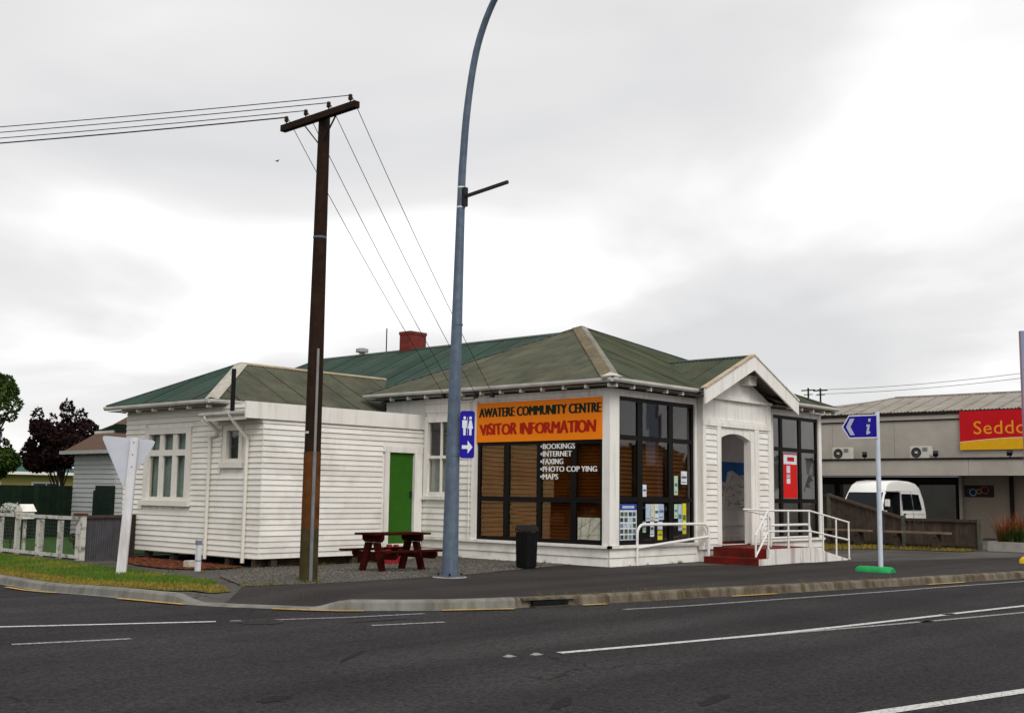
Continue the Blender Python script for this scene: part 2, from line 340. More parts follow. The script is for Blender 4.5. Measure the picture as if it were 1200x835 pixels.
# kerb stone: face, top and a low channel
kb = MB(); prof = [(-0.10,0.004,0),(-0.02,-0.006,0),(0.0,0.0,1),(0.035,0.004,1),(0.16,0.006,1),(0.16,-0.06,1)]
rows = []
for i, p in enumerate(KERB):
    tv = (KERB[min(i+1,len(KERB)-1)] - KERB[max(i-1,0)]).normalized(); n = Vector((-tv.y, tv.x, 0)); row = []
    for k, (o, dz, top) in enumerate(prof):
        q = p + n*o
        if k < 2: z = RZ(q.x, q.y) + (0.012 if k else 0.004)
        elif k == 2: z = LZ(q.x, q.y) - 0.03
        else: z = LZ(q.x, q.y) + dz
        z = max(z, RZ(q.x, q.y)+0.012) if k >= 2 and k < 5 else z
        row.append((q.x, q.y, z))
    rows.append(row)
KERBN = pm('kerb_concrete', (0.205, 0.20, 0.18), 0.85, 0.2, 2.0, bump=0.2, bscale=60, dirt=(0.095, 0.078, 0.052), dirt_amt=0.8, streak=True, dscale=0.8, dlo=0.46, dhi=0.70)
KERBM = pm('kerb_stained', (0.165, 0.145, 0.110), 0.85, 0.2, 3.0, bump=0.25, bscale=60, dirt=(0.060, 0.042, 0.022), dirt_amt=0.9, streak=True, dscale=1.0, dlo=0.40, dhi=0.62)
for lo_, hi_, mat_ in ((0, 76, KERBN), (76, len(rows)-1, KERBM)):
    kb = MB()
    for i in range(lo_, hi_):
        for k in range(len(prof)-1): kb.face([rows[i][k], rows[i+1][k], rows[i+1][k+1], rows[i][k+1]])
    struct('kerb', kb, mat_)
# joints cut across the kerb
# footpath sheet beside the kerb
fpth = [(p.x, p.y) for p in KI if -10.5 < p.x < 60 and p.y < 0.55] + [(60,-13.9),(30,-8.1),(12.5,-4.2),(9.2,-3.1),(2.6,-1.0),(0.0,-0.25),(-0.02,1.0),(-2.6,0.57),(-4.7,0.1),(-5.08,0.22),(-6.89,0.19),(-8.05,0.29),(-9.3,0.55)]
struct('footpath', drape(fpth, lambda x, y: LZ(x, y)+0.003, 0.35, (-12.5, 1, -4.5, 2)), PATHM)
gravp = [(-9.25,0.62),(-8.05,0.31),(-6.89,0.21),(-5.08,0.24),(-4.7,0.13),(-2.6,0.60),(-0.03,1.05),(-0.03,6.08),(-5.2,6.08),(-6.6,5.3),(-7.7,3.6),(-8.6,2.0)]
gravel_sheet = struct('gravel_bed', drape(gravp, lambda x, y: LZ(x, y)+0.006, 0.5), GRAVM)
# loose stones
def scatter(poly, n, size, zf, flat=0.6):
    xs = [p[0] for p in poly]; ys = [p[1] for p in poly]; mb = MB(); k = 0
    oct_f = [(0,2,4),(2,1,4),(1,3,4),(3,0,4),(2,0,5),(1,2,5),(3,1,5),(0,3,5)]
    while k < n:
        x = random.uniform(min(xs), max(xs)); y = random.uniform(min(ys), max(ys))
        if not inside(poly, x, y): continue
        r = size*random.uniform(0.5, 1.3); a = random.random()*6.28; c, s = math.cos(a)*r, math.sin(a)*r; e2 = random.uniform(0.5, 1); z = zf(x, y) + r*flat*0.4
        mb.add([(x+c,y+s,z),(x-c,y-s,z),(x-s*e2,y+c*e2,z),(x+s*e2,y-c*e2,z),(x,y,z+r*flat),(x,y,z-r*flat)], oct_f); k += 1
    return mb
STONE = pm('gravel_stone', (0.17, 0.155, 0.135), 0.9, 0.25, 30.0, island=(0.07, 0.062, 0.055))
g = struct('gravel', scatter(gravp, 9000, 0.022, lambda x, y: LZ(x, y)+0.006), STONE, kind='stuff', recalc=False)
g['label'] = 'loose grey gravel spread around the picnic table'; g['category'] = 'gravel'

# bark bed along the wing, verge of grass, lawn
barkp = [(-6.2,10.4),(-6.75,8.4),(-6.85,7.2),(-6.55,6.5),(-6.0,6.25),(-5.6,6.35),(-5.12,6.6),(-5.12,11.3)]
struct('bark_bed', drape(barkp, lambda x, y: LZ(x, y)+0.010, 0.5), pm('bark_soil', (0.045, 0.018, 0.012), 0.95, 0.45, 3.0, bump=0.8, bscale=30))
BARK = pm('bark_chip', (0.20, 0.055, 0.024), 0.9, 0.3, 20.0, island=(0.045, 0.018, 0.012))
g = struct('bark_mulch', scatter(barkp, 1700, 0.045, lambda x, y: LZ(x, y)+0.012, 0.25), BARK, kind='stuff', recalc=False)
g['label'] = 'red brown bark mulch under the wing window'; g['category'] = 'mulch'
vergep = [(-10.28,40),(-10.28,20),(-10.3,8.5),(-10.32,6.8),(-10.47,4.6),(-10.82,1.75),(-10.66,0.62),(-10.1,0.25),(-9.72,0.28),(-9.2,1.4),(-7.95,4.6),(-7.7,6.2),(-7.58,8.5),(-7.3,11.7),(-7.1,15.5),(-7.1,40)]
struct('verge', drape(vergep, lambda x, y: LZ(x, y)+0.008, 0.5), pm('verge_soil', (0.085, 0.085, 0.022), 0.95, 0.35, 2.5, bump=0.6, bscale=25, dirt=(0.16, 0.11, 0.035), dirt_amt=0.8, dscale=1.5))
lawnp = [(-6.6,11.6),(-5.0,12.4),(12,12.4),(12,23.5),(-20,23.5),(-20,40),(-6.6,40)]
lawnp = [(-6.7,11.6),(-5.2,12.6),(14,12.6),(14,60),(-6.7,60)]
struct('lawn', drape(lawnp, lambda x, y: LZ(x, y)+0.006, 2.0, (-7, 14, 11, 30)), pm('lawn_grass', (0.030, 0.075, 0.012), 0.95, 0.4, 4.0, bump=0.8, bscale=40))
def blades(poly, n, hgt, w, zf, lean=0.5, ymax=1e9):
    xs = [p[0] for p in poly]; ys = [min(p[1], ymax) for p in poly]; V = []; F = []; k = 0
    while k < n:
        x = random.uniform(min(xs), max(xs)); y = random.uniform(min(ys), max(ys))
        if not inside(poly, x, y): continue
        h = hgt*random.uniform(0.4, 1.25); a = random.random()*6.28; lx = math.cos(a)*h*lean*random.random(); ly = math.sin(a)*h*lean*random.random(); b = random.random()*6.28; wx = math.cos(b)*w; wy = math.sin(b)*w; z = zf(x, y); o = len(V)
        V += [(x-wx,y-wy,z),(x+wx,y+wy,z),(x+lx*0.4+wx*0.7,y+ly*0.4+wy*0.7,z+h*0.6),(x+lx*0.4-wx*0.7,y+ly*0.4-wy*0.7,z+h*0.6),(x+lx,y+ly,z+h)]; F += [(o,o+1,o+2,o+3),(o+3,o+2,o+4)]; k += 1
    mb = MB(); mb.v = V; mb.f = F; return mb
GRASSG = pm('grass_green', (0.055, 0.135, 0.014), 0.7, 0.3, 0.8, island=(0.10, 0.17, 0.02), dirt=(0.26, 0.20, 0.035), dirt_amt=0.8, dscale=0.8, dlo=0.5, dhi=0.68)
GRASSY = pm('grass_dry', (0.30, 0.20, 0.035), 0.8, 0.25, 2.0, island=(0.16, 0.15, 0.025))
VZ = lambda x, y: LZ(x, y)+0.008
inner = [(-10.05,18),(-9.7,8.5),(-9.75,6.8),(-9.9,4.6),(-10.0,2.2),(-9.75,0.9),(-9.2,1.45),(-7.97,4.6),(-7.7,6.2),(-7.6,8.5),(-7.35,11.7),(-7.2,18)]
outer = [(-10.28,18),(-10.3,8.5),(-10.32,6.8),(-10.47,4.6),(-10.82,1.75),(-10.66,0.62),(-10.1,0.25),(-9.72,0.28),(-9.6,0.9),(-9.7,2.2),(-9.5,4.6),(-9.35,6.8),(-9.3,8.5),(-9.65,18)]
g = struct('verge_grass', blades(inner, 17000, 0.062, 0.009, VZ), GRASSG, kind='stuff', recalc=False); g['label'] = 'green grass verge between the kerb and the white fence'; g['category'] = 'grass'
g = struct('dry_grass', blades(outer, 10000, 0.040, 0.009, VZ, 0.8), GRASSY, kind='stuff', recalc=False); g['label'] = 'dry yellow grass fringe along the side street kerb'; g['category'] = 'grass'
fstrip = [(15.3,-2.1),(16.5,-2.1),(16.5,4.0),(12.6,4.0),(12.2,1.2),(14.6,0.3)]
struct('dry_strip', drape(fstrip, lambda x, y: 0.006, 2), SOILM)
g = struct('dry_tufts', blades(fstrip, 3500, 0.09, 0.012, lambda x, y: 0.006, 0.8), GRASSY, kind='stuff', recalc=False); g['label'] = 'dry yellow grass along the foot of the paling fence'; g['category'] = 'grass'

# ---- painted lines
def paint(name, c, wear):
    mt = bpy.data.materials.new(name); mt.use_nodes = True; t = mt.node_tree; ns = t.nodes; b = ns['Principled BSDF']; b.inputs['Roughness'].default_value = 0.7
    tc = ns.new('ShaderNodeTexCoord'); n = ns.new('ShaderNodeTexNoise'); n.inputs['Scale'].default_value = 22; n.inputs['Detail'].default_value = 5; n.inputs['Roughness'].default_value = 0.7
    t.links.new(tc.outputs['Object'], n.inputs['Vector']); r = ns.new('ShaderNodeValToRGB'); r.color_ramp.elements[0].position = wear-0.08; r.color_ramp.elements[1].position = wear+0.12
    r.color_ramp.elements[0].color = (0.055, 0.052, 0.05, 1); r.color_ramp.elements[1].color = (*c, 1); t.links.new(n.outputs[0], r.inputs[0]); t.links.new(r.outputs[0], b.inputs['Base Color']); return mt
PW = paint('road_paint_white', (0.56, 0.55, 0.53), 0.40); PWW = paint('road_paint_worn', (0.36, 0.35, 0.34), 0.48); PY = paint('road_paint_yellow', (0.62, 0.36, 0.03), 0.40)
def strip(name, pts, w, mat, dz=0.005):
    L = smooth_line(pts, 5); mb = MB(); l = offs(L, w/2); r = offs(L, -w/2)
    for i in range(len(L)-1): mb.face([(q.x, q.y, RZ(q.x, q.y)+dz) for q in (r[i], r[i+1], l[i+1], l[i])])
    return struct(name, mb, mat, recalc=False)
strip('edge_line', [(-14.7,-0.85),(-14.09,-1.21),(-11.77,-2.43)], 0.11, PW)
strip('edge_line', [(-11.6,-2.5),(-10.21,-3.13),(-8.98,-3.49)], 0.09, PWW)
strip('lane_dash', [(-14.70,-2.89),(-13.49,-3.30)], 0.11, PWW)
strip('lane_dash', [(-10.52,-4.12),(-9.51,-4.46)], 0.10, PWW)
strip('edge_line', [(-6.23,-5.03),(-5.09,-5.33),(-3.6,-5.6),(0.5,-6.3),(5.54,-7.13),(30,-11.9)], 0.10, PWW)
strip('centre_line', [(-10.67,-7.44),(-8.83,-7.85),(-6.56,-8.28),(-3.0,-8.75),(-0.5,-9.07),(25,-12.6)], 0.12, PW, 0.006)
strip('centre_line', [(-8.2,-8.0),(-6.56,-8.38),(-4.2,-8.92),(-1.71,-9.44),(24,-14.6)], 0.10, PWW)
strip('lane_line', [(-12.2,-11.28),(-11.31,-11.49),(-9.40,-11.95),(-2,-13.7)], 0.15, PW)
for pts in ([(-10.80,6.0),(-10.90,3.8)], [(-11.18,1.2),(-10.92,-0.3)], [(-10.3,-1.65),(-9.83,-2.4),(-9.48,-2.74)], [(-8.55,-3.42),(-7.55,-3.96)], [(-6.3,-4.28),(-5.85,-4.40)], [(-3.0,-4.98),(-1.9,-5.22)], [(2.6,-6.15),(3.9,-6.4)]):
    strip('no_parking_dash', pts, 0.09, PY, 0.0195)
# dark bitumen patches in the carriageway
PATCHM = pm('bitumen_patch', (0.021, 0.0195, 0.0195), 0.95, 0.3, 14.0, bump=0.3, bscale=60, spec=0.06)
for x, y, rx, ry, a0 in ((-14.6,-7.6,0.20,0.10,0.3), (-13.0,-9.4,0.30,0.07,0.5), (-11.9,-10.2,0.34,0.08,0.2), (-10.1,-3.75,0.5,0.05,-0.2), (-12.5,-6.1,0.45,0.04,0.6), (-5.6,-8.25,0.30,0.05,-0.15)):
    mb = MB(); P = []
    for k in range(18):
        t_ = k/18*6.2832; r_ = random.uniform(0.72,1.15); u_, v_ = rx*r_*math.cos(t_), ry*r_*math.sin(t_); px, py = x+u_*math.cos(a0)-v_*math.sin(a0), y+u_*math.sin(a0)+v_*math.cos(a0); P.append((px,py,RZ(px,py)+0.0035))
    mb.face(P); struct('road_patch', mb, PATCHM, recalc=False)
# reflective studs
STUD = pm('stud_white', (0.26, 0.26, 0.25), 0.5, 0.25, 40.0)
for k, (x, y, lb) in enumerate(((-11.28,-7.25,'white reflective road stud, the one farther from the centre line'), (-10.95,-7.35,'white reflective road stud touching the end of the centre line'))):
    mb = MB(); z = ROADZ; mb.prism([(x-0.06,y-0.035,z),(x+0.06,y-0.045,z),(x+0.06,y+0.035,z),(x-0.06,y+0.045,z)], (0,0,0.006))
    mb.hexa([(x-0.04,y-0.034,z+0.006),(x+0.04,y-0.034,z+0.006),(x+0.04,y+0.034,z+0.006),(x-0.04,y+0.034,z+0.006),(x-0.02,y-0.028,z+0.018),(x+0.02,y-0.028,z+0.018),(x+0.02,y+0.028,z+0.018),(x-0.02,y+0.028,z+0.018)])
    tag(mb.build('road_stud', STUD), lb, 'road stud', 'reflective studs on the centre line')
# storm drain in the kerb and manhole in the road
d = thing('storm_drain', 'rusty steel storm drain mouth set into the dirty kerb', 'drain', (-6.75,-3.98,-0.14), R(-17))
mb = MB().box(-0.36,0.36,-0.16,0.02,0.0,0.022); mb.build('channel_plate', pm('drain_iron', (0.05, 0.042, 0.036), 0.7, 0.3, 9.0, bump=0.3), d, local=True)
MB().box(-0.33,0.33,-0.035,0.03,0.03,0.095).build('mouth', BLACKP, d, local=True)
MB().box(-0.50,0.50,-0.04,0.14,0.112,0.146).build('lintel', KERBM, d, local=True)
mh = thing('manhole_cover', 'round iron manhole cover in the asphalt beside the edge line', 'manhole', (-11.35,-2.85,RZ(-11.35,-2.85)+0.004))
MB().lathe((0,0,0), [(0.30,0.0),(0.30,0.006),(0.27,0.007),(0.27,0.004)], 28).build('frame_ring', pm('iron', (0.040,0.038,0.036), 0.7, 0.3, 12.0, bump=0.4), mh, local=True)
mb = MB().lathe((0,0,0), [(0.26,0.0),(0.26,0.007)], 28)
for i in range(-4,5):
    L = math.sqrt(max(0.0, 0.24**2-(i*0.055)**2)); mb.box(-L,L,i*0.055-0.012,i*0.055+0.012,0.007,0.013)
mb.build('lid', MATS['iron'], mh, local=True)
# ================================================================ COMMUNITY CENTRE
cc = thing('community_centre', 'white weatherboard community centre with green corrugated hipped roof and gabled porch', 'building')
FRONT = lambda u, n, z: (u, -n, z)                 # street front, faces -Y
LEFT = lambda u, n, z: (-n, u, z)                  # side with the orange sign, faces -X
LEAN = lambda u, n, z: (u, 6.11-n, z)              # lean-to, faces -Y
WING = lambda u, n, z: (-5.05-n, u, z)             # wing with the casement window, faces -X
PORCH = lambda u, n, z: (u, -0.15-n, z)
def fbox(mb, F, u0, u1, n0, n1, z0, z1):
    return mb.hexa([F(u0,n0,z0),F(u1,n0,z0),F(u1,n1,z0),F(u0,n1,z0),F(u0,n0,z1),F(u1,n0,z1),F(u1,n1,z1),F(u0,n1,z1)])
def wall(F, u0, u1, z0, z1, ops, mat, th=0.14, parent=cc):
    mb = MB(); cuts = sorted({u0, u1} | {o[0] for o in ops} | {o[1] for o in ops})
    for a, b in zip(cuts, cuts[1:]):
        mid = (a+b)/2; hole = [o for o in ops if o[0] < mid < o[1]]; z = z0
        for o in sorted(hole, key=lambda o: o[2]):
            if o[2] > z: fbox(mb, F, a, b, -th, 0, z, o[2])
            z = o[3]
        if z < z1: fbox(mb, F, a, b, -th, 0, z, z1)
    return mb.build('wall', mat, parent)
def boards(w, F, u0, u1, z0, z1, pitch, mat, ops=(), n0=0.004):
    """lapped weatherboards, each run of each course a board of its own"""
    k = 0; z = z0
    while z < z1-0.02:
        t = min(z+pitch, z1); segs = [(u0, u1)]
        for o in ops:
            if o[2] < t-0.01 and o[3] > z+0.01:
                ns = []
                for a, b in segs:
                    if o[1] <= a or o[0] >= b: ns.append((a, b)); continue
                    if o[0] > a: ns.append((a, o[0]))
                    if o[1] < b: ns.append((o[1], b))
                segs = ns
        cutsegs = []
        for a, b in segs:
            if b-a > 3.2:
                q = a+(b-a)*random.uniform(0.22,0.78); cutsegs += [(a, q-0.002), (q+0.002, b)]
            else: cutsegs.append((a, b))
        for a, b in cutsegs:
            if b-a < 0.03: continue
            j = random.uniform(-0.0015, 0.0015); th = 0.035+random.uniform(-0.002, 0.003); t2 = t-0.005
            mb = MB().hexa([F(a,n0,z+j),F(b,n0,z+j),F(b,n0+th,z+j),F(a,n0+th,z+j),F(a,n0,t2+j),F(b,n0,t2+j),F(b,n0+0.008,t2+j),F(a,n0+0.008,t2+j)])
            mb.build('weatherboard', mat, w)
        z = t; k += 1
def part(name, mat, parent, F, *boxes, **k):
    mb = MB()
    for b in boxes: fbox(mb, F, *b)
    return mb.build(name, mat, parent, **k)

EAVE = 4.02
# ---- main block: side wall with the big sign window and the sash window
BW = (0.17, 4.13, 0.47, 2.86)                 # big window on the side wall
SW = (5.00, 5.95, 1.50, 3.46)                 # sash window
wl = wall(LEFT, 0.0, 7.6, 0.0, EAVE, [BW, SW], WHITE)
boards(wl, LEFT, 4.30, 6.10, 0.47, 3.66, 0.152, BOARD, [(4.90,6.02,1.42,3.56)])
boards(wl, LEFT, 0.02, 6.10, 0.0, 0.40, 0.20, PLINTH)
part('corner_post', WHITE, cc, LEFT, (0.0,0.17,0.0,0.045,0.42,EAVE))
part('trim_board', WHITE, cc, LEFT, (4.13,4.30,0.003,0.045,0.42,3.88))
part('frieze', WHITE, cc, LEFT, (0.17,6.11,0.003,0.034,3.88,EAVE))
part('frieze', WHITE, cc, LEFT, (4.30,6.11,0.003,0.030,3.66,3.872))
part('sill', WHITE, cc, LEFT, (-0.09,6.11,0.003,0.09,0.405,0.465))
# ---- main block: street front
FW1 = (0.31, 3.44, 0.47, 3.86); FW2 = (7.33, 9.95, 0.47, 3.86); PD = (3.72, 6.75, 0.38, EAVE)
wf = wall(FRONT, 0.141, 10.1, 0.0, EAVE, [FW1, FW2, PD], WHITE)
boards(wf, FRONT, -0.02, 3.50, 0.0, 0.40, 0.20, PLINTH); boards(wf, FRONT, 6.95, 10.1, 0.0, 0.40, 0.20, PLINTH)
part('corner_post', WHITE, cc, FRONT, (-0.045,0.31,0.003,0.045,0.468,EAVE)); part('corner_post', WHITE, cc, FRONT, (9.95,10.12,0.003,0.045,0.468,EAVE))
part('frieze', WHITE, cc, FRONT, (0.31,3.55,0.003,0.034,3.86,EAVE)); part('frieze', WHITE, cc, FRONT, (6.93,9.95,0.003,0.034,3.86,EAVE))
part('sill', WHITE, cc, FRONT, (-0.09,3.53,0.003,0.09,0.405,0.465)); part('sill', WHITE, cc, FRONT, (6.93,10.16,0.003,0.09,0.405,0.465))
part('trim_board', WHITE, cc, FRONT, (3.44,3.545,0.003,0.04,0.468,3.86)); part('trim_board', WHITE, cc, FRONT, (6.93,7.33,0.003,0.04,0.468,3.86))
RW = lambda u, n, z: (10.1+n, u, z)
wr = wall(RW, 0.141, 7.6, 0.0, EAVE, [], WHITE); BK = lambda u, n, z: (u, 7.6+n, z)
wall(BK, 0.14, 9.96, 0.0, EAVE, [], WHITE)
mb = MB().box(0.14,9.96,0.14,7.46,0.30,0.36); mb.build('floor', DARKROOM, cc)
mb = MB().box(0.14,9.96,0.14,7.46,3.93,3.98); mb.build('ceiling', DARKROOM, cc)
mb = MB().box(0.5,9.9,3.2,3.3,0.361,3.929).box(3.55,3.65,0.15,3.19,0.361,3.929); mb.build('partition', DARKROOM, cc)

def grid_window(F, op, us, zs, parent, fw_=0.09, glass=GLASS, deep=0.07, frame=FRAME, name='window'):
    """window part: frame (outer ring), mullions and transoms, one pane for each light"""
    u0, u1, z0, z1 = op
    w = part(name, frame, parent, F, (u0,u0+fw_,-deep,-0.005,z0,z1), (u1-fw_,u1,-deep,-0.005,z0,z1), (u0+fw_,u1-fw_,-deep,-0.005,z0,z0+fw_), (u0+fw_,u1-fw_,-deep,-0.005,z1-fw_,z1))
    ue = [u0+fw_] + [x for p in us for x in p] + [u1-fw_]; ze = [z0+fw_] + [x for p in zs for x in p] + [z1-fw_]
    for a, b in us: part('mullion', frame, w, F, (a,b,-deep,-0.008,z0+fw_,z1-fw_))
    for a, b in zs:
        for i in range(0, len(ue), 2): part('transom', frame, w, F, (ue[i],ue[i+1],-deep,-0.012,a,b))
    for i in range(0, len(ue), 2):
        for j in range(0, len(ze), 2):
            t = random.uniform(-0.004, 0.004)
            MB().face([F(ue[i],-0.036+t,ze[j]),F(ue[i+1],-0.036-t,ze[j]),F(ue[i+1],-0.036,ze[j+1]),F(ue[i],-0.036,ze[j+1])]).build('pane', glass, w, recalc=False)
    return w
def blind(F, w, u0, u1, z0, z1, pitch, mat=BLIND, deep=-0.16):
    mb = MB(); z = z0
    while z < z1:
        fbox_pts = [F(u0,deep-0.030,z+0.012),F(u1,deep-0.030,z+0.012),F(u1,deep+0.020,z-0.016),F(u0,deep+0.020,z-0.016)]
        fbox_top = [F(u0,deep-0.014,z+pitch*0.80),F(u1,deep-0.014,z+pitch*0.80),F(u1,deep-0.020,z+pitch*0.80),F(u0,deep-0.020,z+pitch*0.80)]
        mb.face(fbox_pts); mb.face([fbox_pts[3],fbox_pts[2],fbox_top[1],fbox_top[0]]); z += pitch
    return mb.build('blind', mat, w, recalc=False)
wbig = grid_window(LEFT, BW, [(0.97,1.13),(2.03,2.18),(3.07,3.25)], [(1.41,1.53)], cc, glass=GLASSB)
for a, b in ((0.26,0.97),(1.13,2.03),(2.18,3.07),(3.25,4.04)): blind(LEFT, wbig, a-0.05, b+0.05, 0.50, 2.80, 0.078)
wf1 = grid_window(FRONT, FW1, [(1.09,1.29),(2.37,2.55)], [(1.44,1.56),(2.87,2.98)], cc)
for a, b in ((0.36,1.09),(1.29,2.37),(2.55,3.40)): blind(FRONT, wf1, a-0.05, b+0.05, 1.50, 2.93, 0.10, BLIND2, deep=-0.22)
wf2 = grid_window(FRONT, FW2, [(7.78,7.92),(8.85,9.0)], [(1.44,1.56),(2.87,2.98)], cc, glass=GLASSF)
# sash window with net curtain
u0, u1, z0, z1 = SW
ws = part('window', WHITE, cc, LEFT, (u0-0.10,u0+0.05,-0.06,0.05,z0,z1+0.10), (u1-0.05,u1+0.09,-0.06,0.05,z0,z1+0.10), (u0+0.05,u1-0.05,-0.06,0.05,z1-0.05,z1+0.10), (u0+0.05,u1-0.05,-0.06,0.03,z0,z0+0.12), (u0+0.05,u1-0.05,-0.05,0.012,2.47,2.55), (5.42,5.47,-0.05,0.008,z0+0.12,2.47), (5.42,5.47,-0.05,0.008,2.55,z1-0.05))
part('sill', WHITE, ws, LEFT, (u0-0.14,u1+0.15,0.003,0.11,1.42,1.495))
for a, b in ((u0+0.05,5.42),(5.47,u1-0.05)):
    for c, d_, g_ in ((z0+0.12,2.47,GLASS),(2.55,z1-0.05,GLASS)): MB().face([LEFT(a,-0.03,c),LEFT(b,-0.03,c),LEFT(b,-0.03,d_),LEFT(a,-0.03,d_)]).build('pane', g_, ws, recalc=False)
mb = MB()
for i in range(24):
    a = u0+0.05+i*0.035; mb.face([LEFT(a,-0.10-0.02*(i%2),1.55),LEFT(a+0.035,-0.10-0.02*((i+1)%2),1.55),LEFT(a+0.035,-0.10-0.02*((i+1)%2),2.50),LEFT(a,-0.10-0.02*(i%2),2.50)])
mb.build('curtain', LACE, ws, recalc=False)
mb = MB()
for i in range(5): fbox(mb, LEFT, 5.0,5.42,-0.12,-0.11,2.62+i*0.16,2.72+i*0.16)
mb.build('green_notice', pm('green_card', (0.01,0.12,0.035), 0.6, 0.2), ws)

# ---- lean-to
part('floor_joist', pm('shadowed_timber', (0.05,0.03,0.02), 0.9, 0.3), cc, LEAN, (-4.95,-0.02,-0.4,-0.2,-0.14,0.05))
LD = (-1.20, -0.33, 0.30, 2.60)
wle = wall(LEAN, -5.05, -0.003, 0.05, 3.50, [LD], WHITE)
boards(wle, LEAN, -5.053, -0.003, 0.05, 3.22, 0.1285, BOARD, [(-1.42,-0.003,0.0,2.70)])
boards(wle, LEAN, -1.42, -0.06, 2.76, 3.22, 0.1285, BOARD)
part('fascia', WHITE, cc, LEAN, (-5.60,-0.003,0.032,0.075,3.225,3.605))
dr = part('door', GREEND, cc, LEAN, (-1.195,-0.335,-0.07,-0.03,0.31,2.59))
part('architrave', WHITE, dr, LEAN, (-1.35,-1.20,0.003,0.05,0.08,2.60)); part('architrave', WHITE, dr, LEAN, (-0.33,-0.06,0.003,0.05,0.08,2.60)); part('architrave', WHITE, dr, LEAN, (-1.42,-0.05,0.004,0.052,2.603,2.75))
part('door_step', CONC, dr, LEAN, (-1.25,-0.28,0.003,0.20,-0.10,0.24))
part('handle', DARKM, dr, LEAN, (-0.43,-0.39,-0.03,0.015,1.45,1.62))
# ---- wing: long side wall facing the side street
CW = (9.22, 11.05, 1.30, 3.02); TW = (6.98, 7.55, 2.24, 3.02)
ww = wall(WING, 6.252, 12.2, 0.03, 3.62, [CW, TW], WHITE, th=0.12)
boards(ww, WING, 6.084, 12.2, 0.05, 3.60, 0.1285, BOARDW, [(9.00,11.22,1.17,3.17), (6.78,7.75,2.08,3.14)])
WB = lambda u, n, z: (u, 12.2+n, z)
wall(WB, -5.05, 1.5, 0.03, 3.62, [], BOARDW); WR = lambda u, n, z: (u, 8.05-n, z)
wall(WR, -4.92, -0.003, 0.03, 3.62, [], WHITE)
piles = pm('pile_timber', (0.06,0.045,0.035), 0.9, 0.3)
for y in (6.35, 7.4, 8.6, 9.8, 11.0, 12.0): MB().box(-5.02,-4.86,y-0.08,y+0.08,-0.3,0.028).build('pile', piles, cc)
for x in (-4.6,-3.4,-2.2): MB().box(x-0.08,x+0.08,6.13,6.28,-0.3,0.048).build('pile', piles, cc)
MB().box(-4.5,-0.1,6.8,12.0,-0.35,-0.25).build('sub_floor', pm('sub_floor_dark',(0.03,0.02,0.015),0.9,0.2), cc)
# casement window: three top lights over three tall lights
u0, u1, z0, z1 = CW
wc = part('window', CREAM, cc, WING, (u0-0.16,u0+0.05,-0.06,0.05,z0,z1+0.13), (u1-0.05,u1+0.16,-0.06,0.05,z0,z1+0.13), (u0+0.05,u1-0.05,-0.06,0.05,z1-0.04,z1+0.13), (u0+0.05,u1-0.05,-0.06,0.02,z0,z0+0.10), (u0+0.05,u1-0.05,-0.05,0.015,2.43,2.58))
cols = ((9.30,9.73),(9.92,10.36),(10.54,10.98))
for a, b in ((9.73,9.92),(10.36,10.54)):
    part('mullion', CREAM, wc, WING, (a,b,-0.05,0.010,z0+0.10,2.43)); part('mullion', CREAM, wc, WING, (a,b,-0.05,0.010,2.58,z1-0.04))
part('sill', CREAM, wc, WING, (u0-0.24,u1+0.22,0.003,0.12,1.18,1.295))
edges = ((u0+0.05,9.73),(9.92,10.36),(10.54,u1-0.05))
CURT = pm('teal_curtain', (0.30,0.42,0.41), 0.8, 0.2, 3.0)
for a, b in edges:
    for c, d_ in ((z0+0.10,2.43),(2.58,z1-0.04)):
        MB().face([WING(a,-0.035,c),WING(b,-0.035,c),WING(b,-0.035,d_),WING(a,-0.035,d_)]).build('pane', GLASS, wc, recalc=False)
mb = MB()
for i in range(44):
    a = 9.25+i*0.04; mb.face([WING(a,-0.14-0.025*(i%2),1.32),WING(a+0.04,-0.14-0.025*((i+1)%2),1.32),WING(a+0.04,-0.14-0.025*((i+1)%2),2.98),WING(a,-0.14-0.025*(i%2),2.98)])
mb.build('curtain', CURT, wc, recalc=False)
MB().box(-4.4,-4.3,6.3,12.0,0.1,3.5).build('partition', DARKROOM, cc)
# small toilet window beside the downpipe
u0, u1, z0, z1 = TW
wt = part('window', CREAM, cc, WING, (u0-0.10,u0+0.035,-0.06,0.045,z0,z1+0.10), (u1-0.035,u1+0.12,-0.06,0.045,z0,z1+0.10), (u0+0.035,u1-0.035,-0.06,0.045,z1-0.03,z1+0.10), (u0+0.035,u1-0.035,-0.06,0.02,z0,z0+0.09))
part('sill', CREAM, wt, WING, (u0-0.15,u1+0.17,0.003,0.10,2.11,2.235))
MB().face([WING(u0+0.035,-0.035,z0+0.09),WING(u1-0.035,-0.035,z0+0.09),WING(u1-0.035,-0.035,z1-0.03),WING(u0+0.035,-0.035,z1-0.03)]).build('pane', GLASS, wt, recalc=False); part('frosted_backing', pm('frosted',(0.09,0.13,0.13),0.6,0.2), wt, WING, (u0-0.05,u1+0.05,-0.20,-0.18,z0-0.05,z1+0.05))

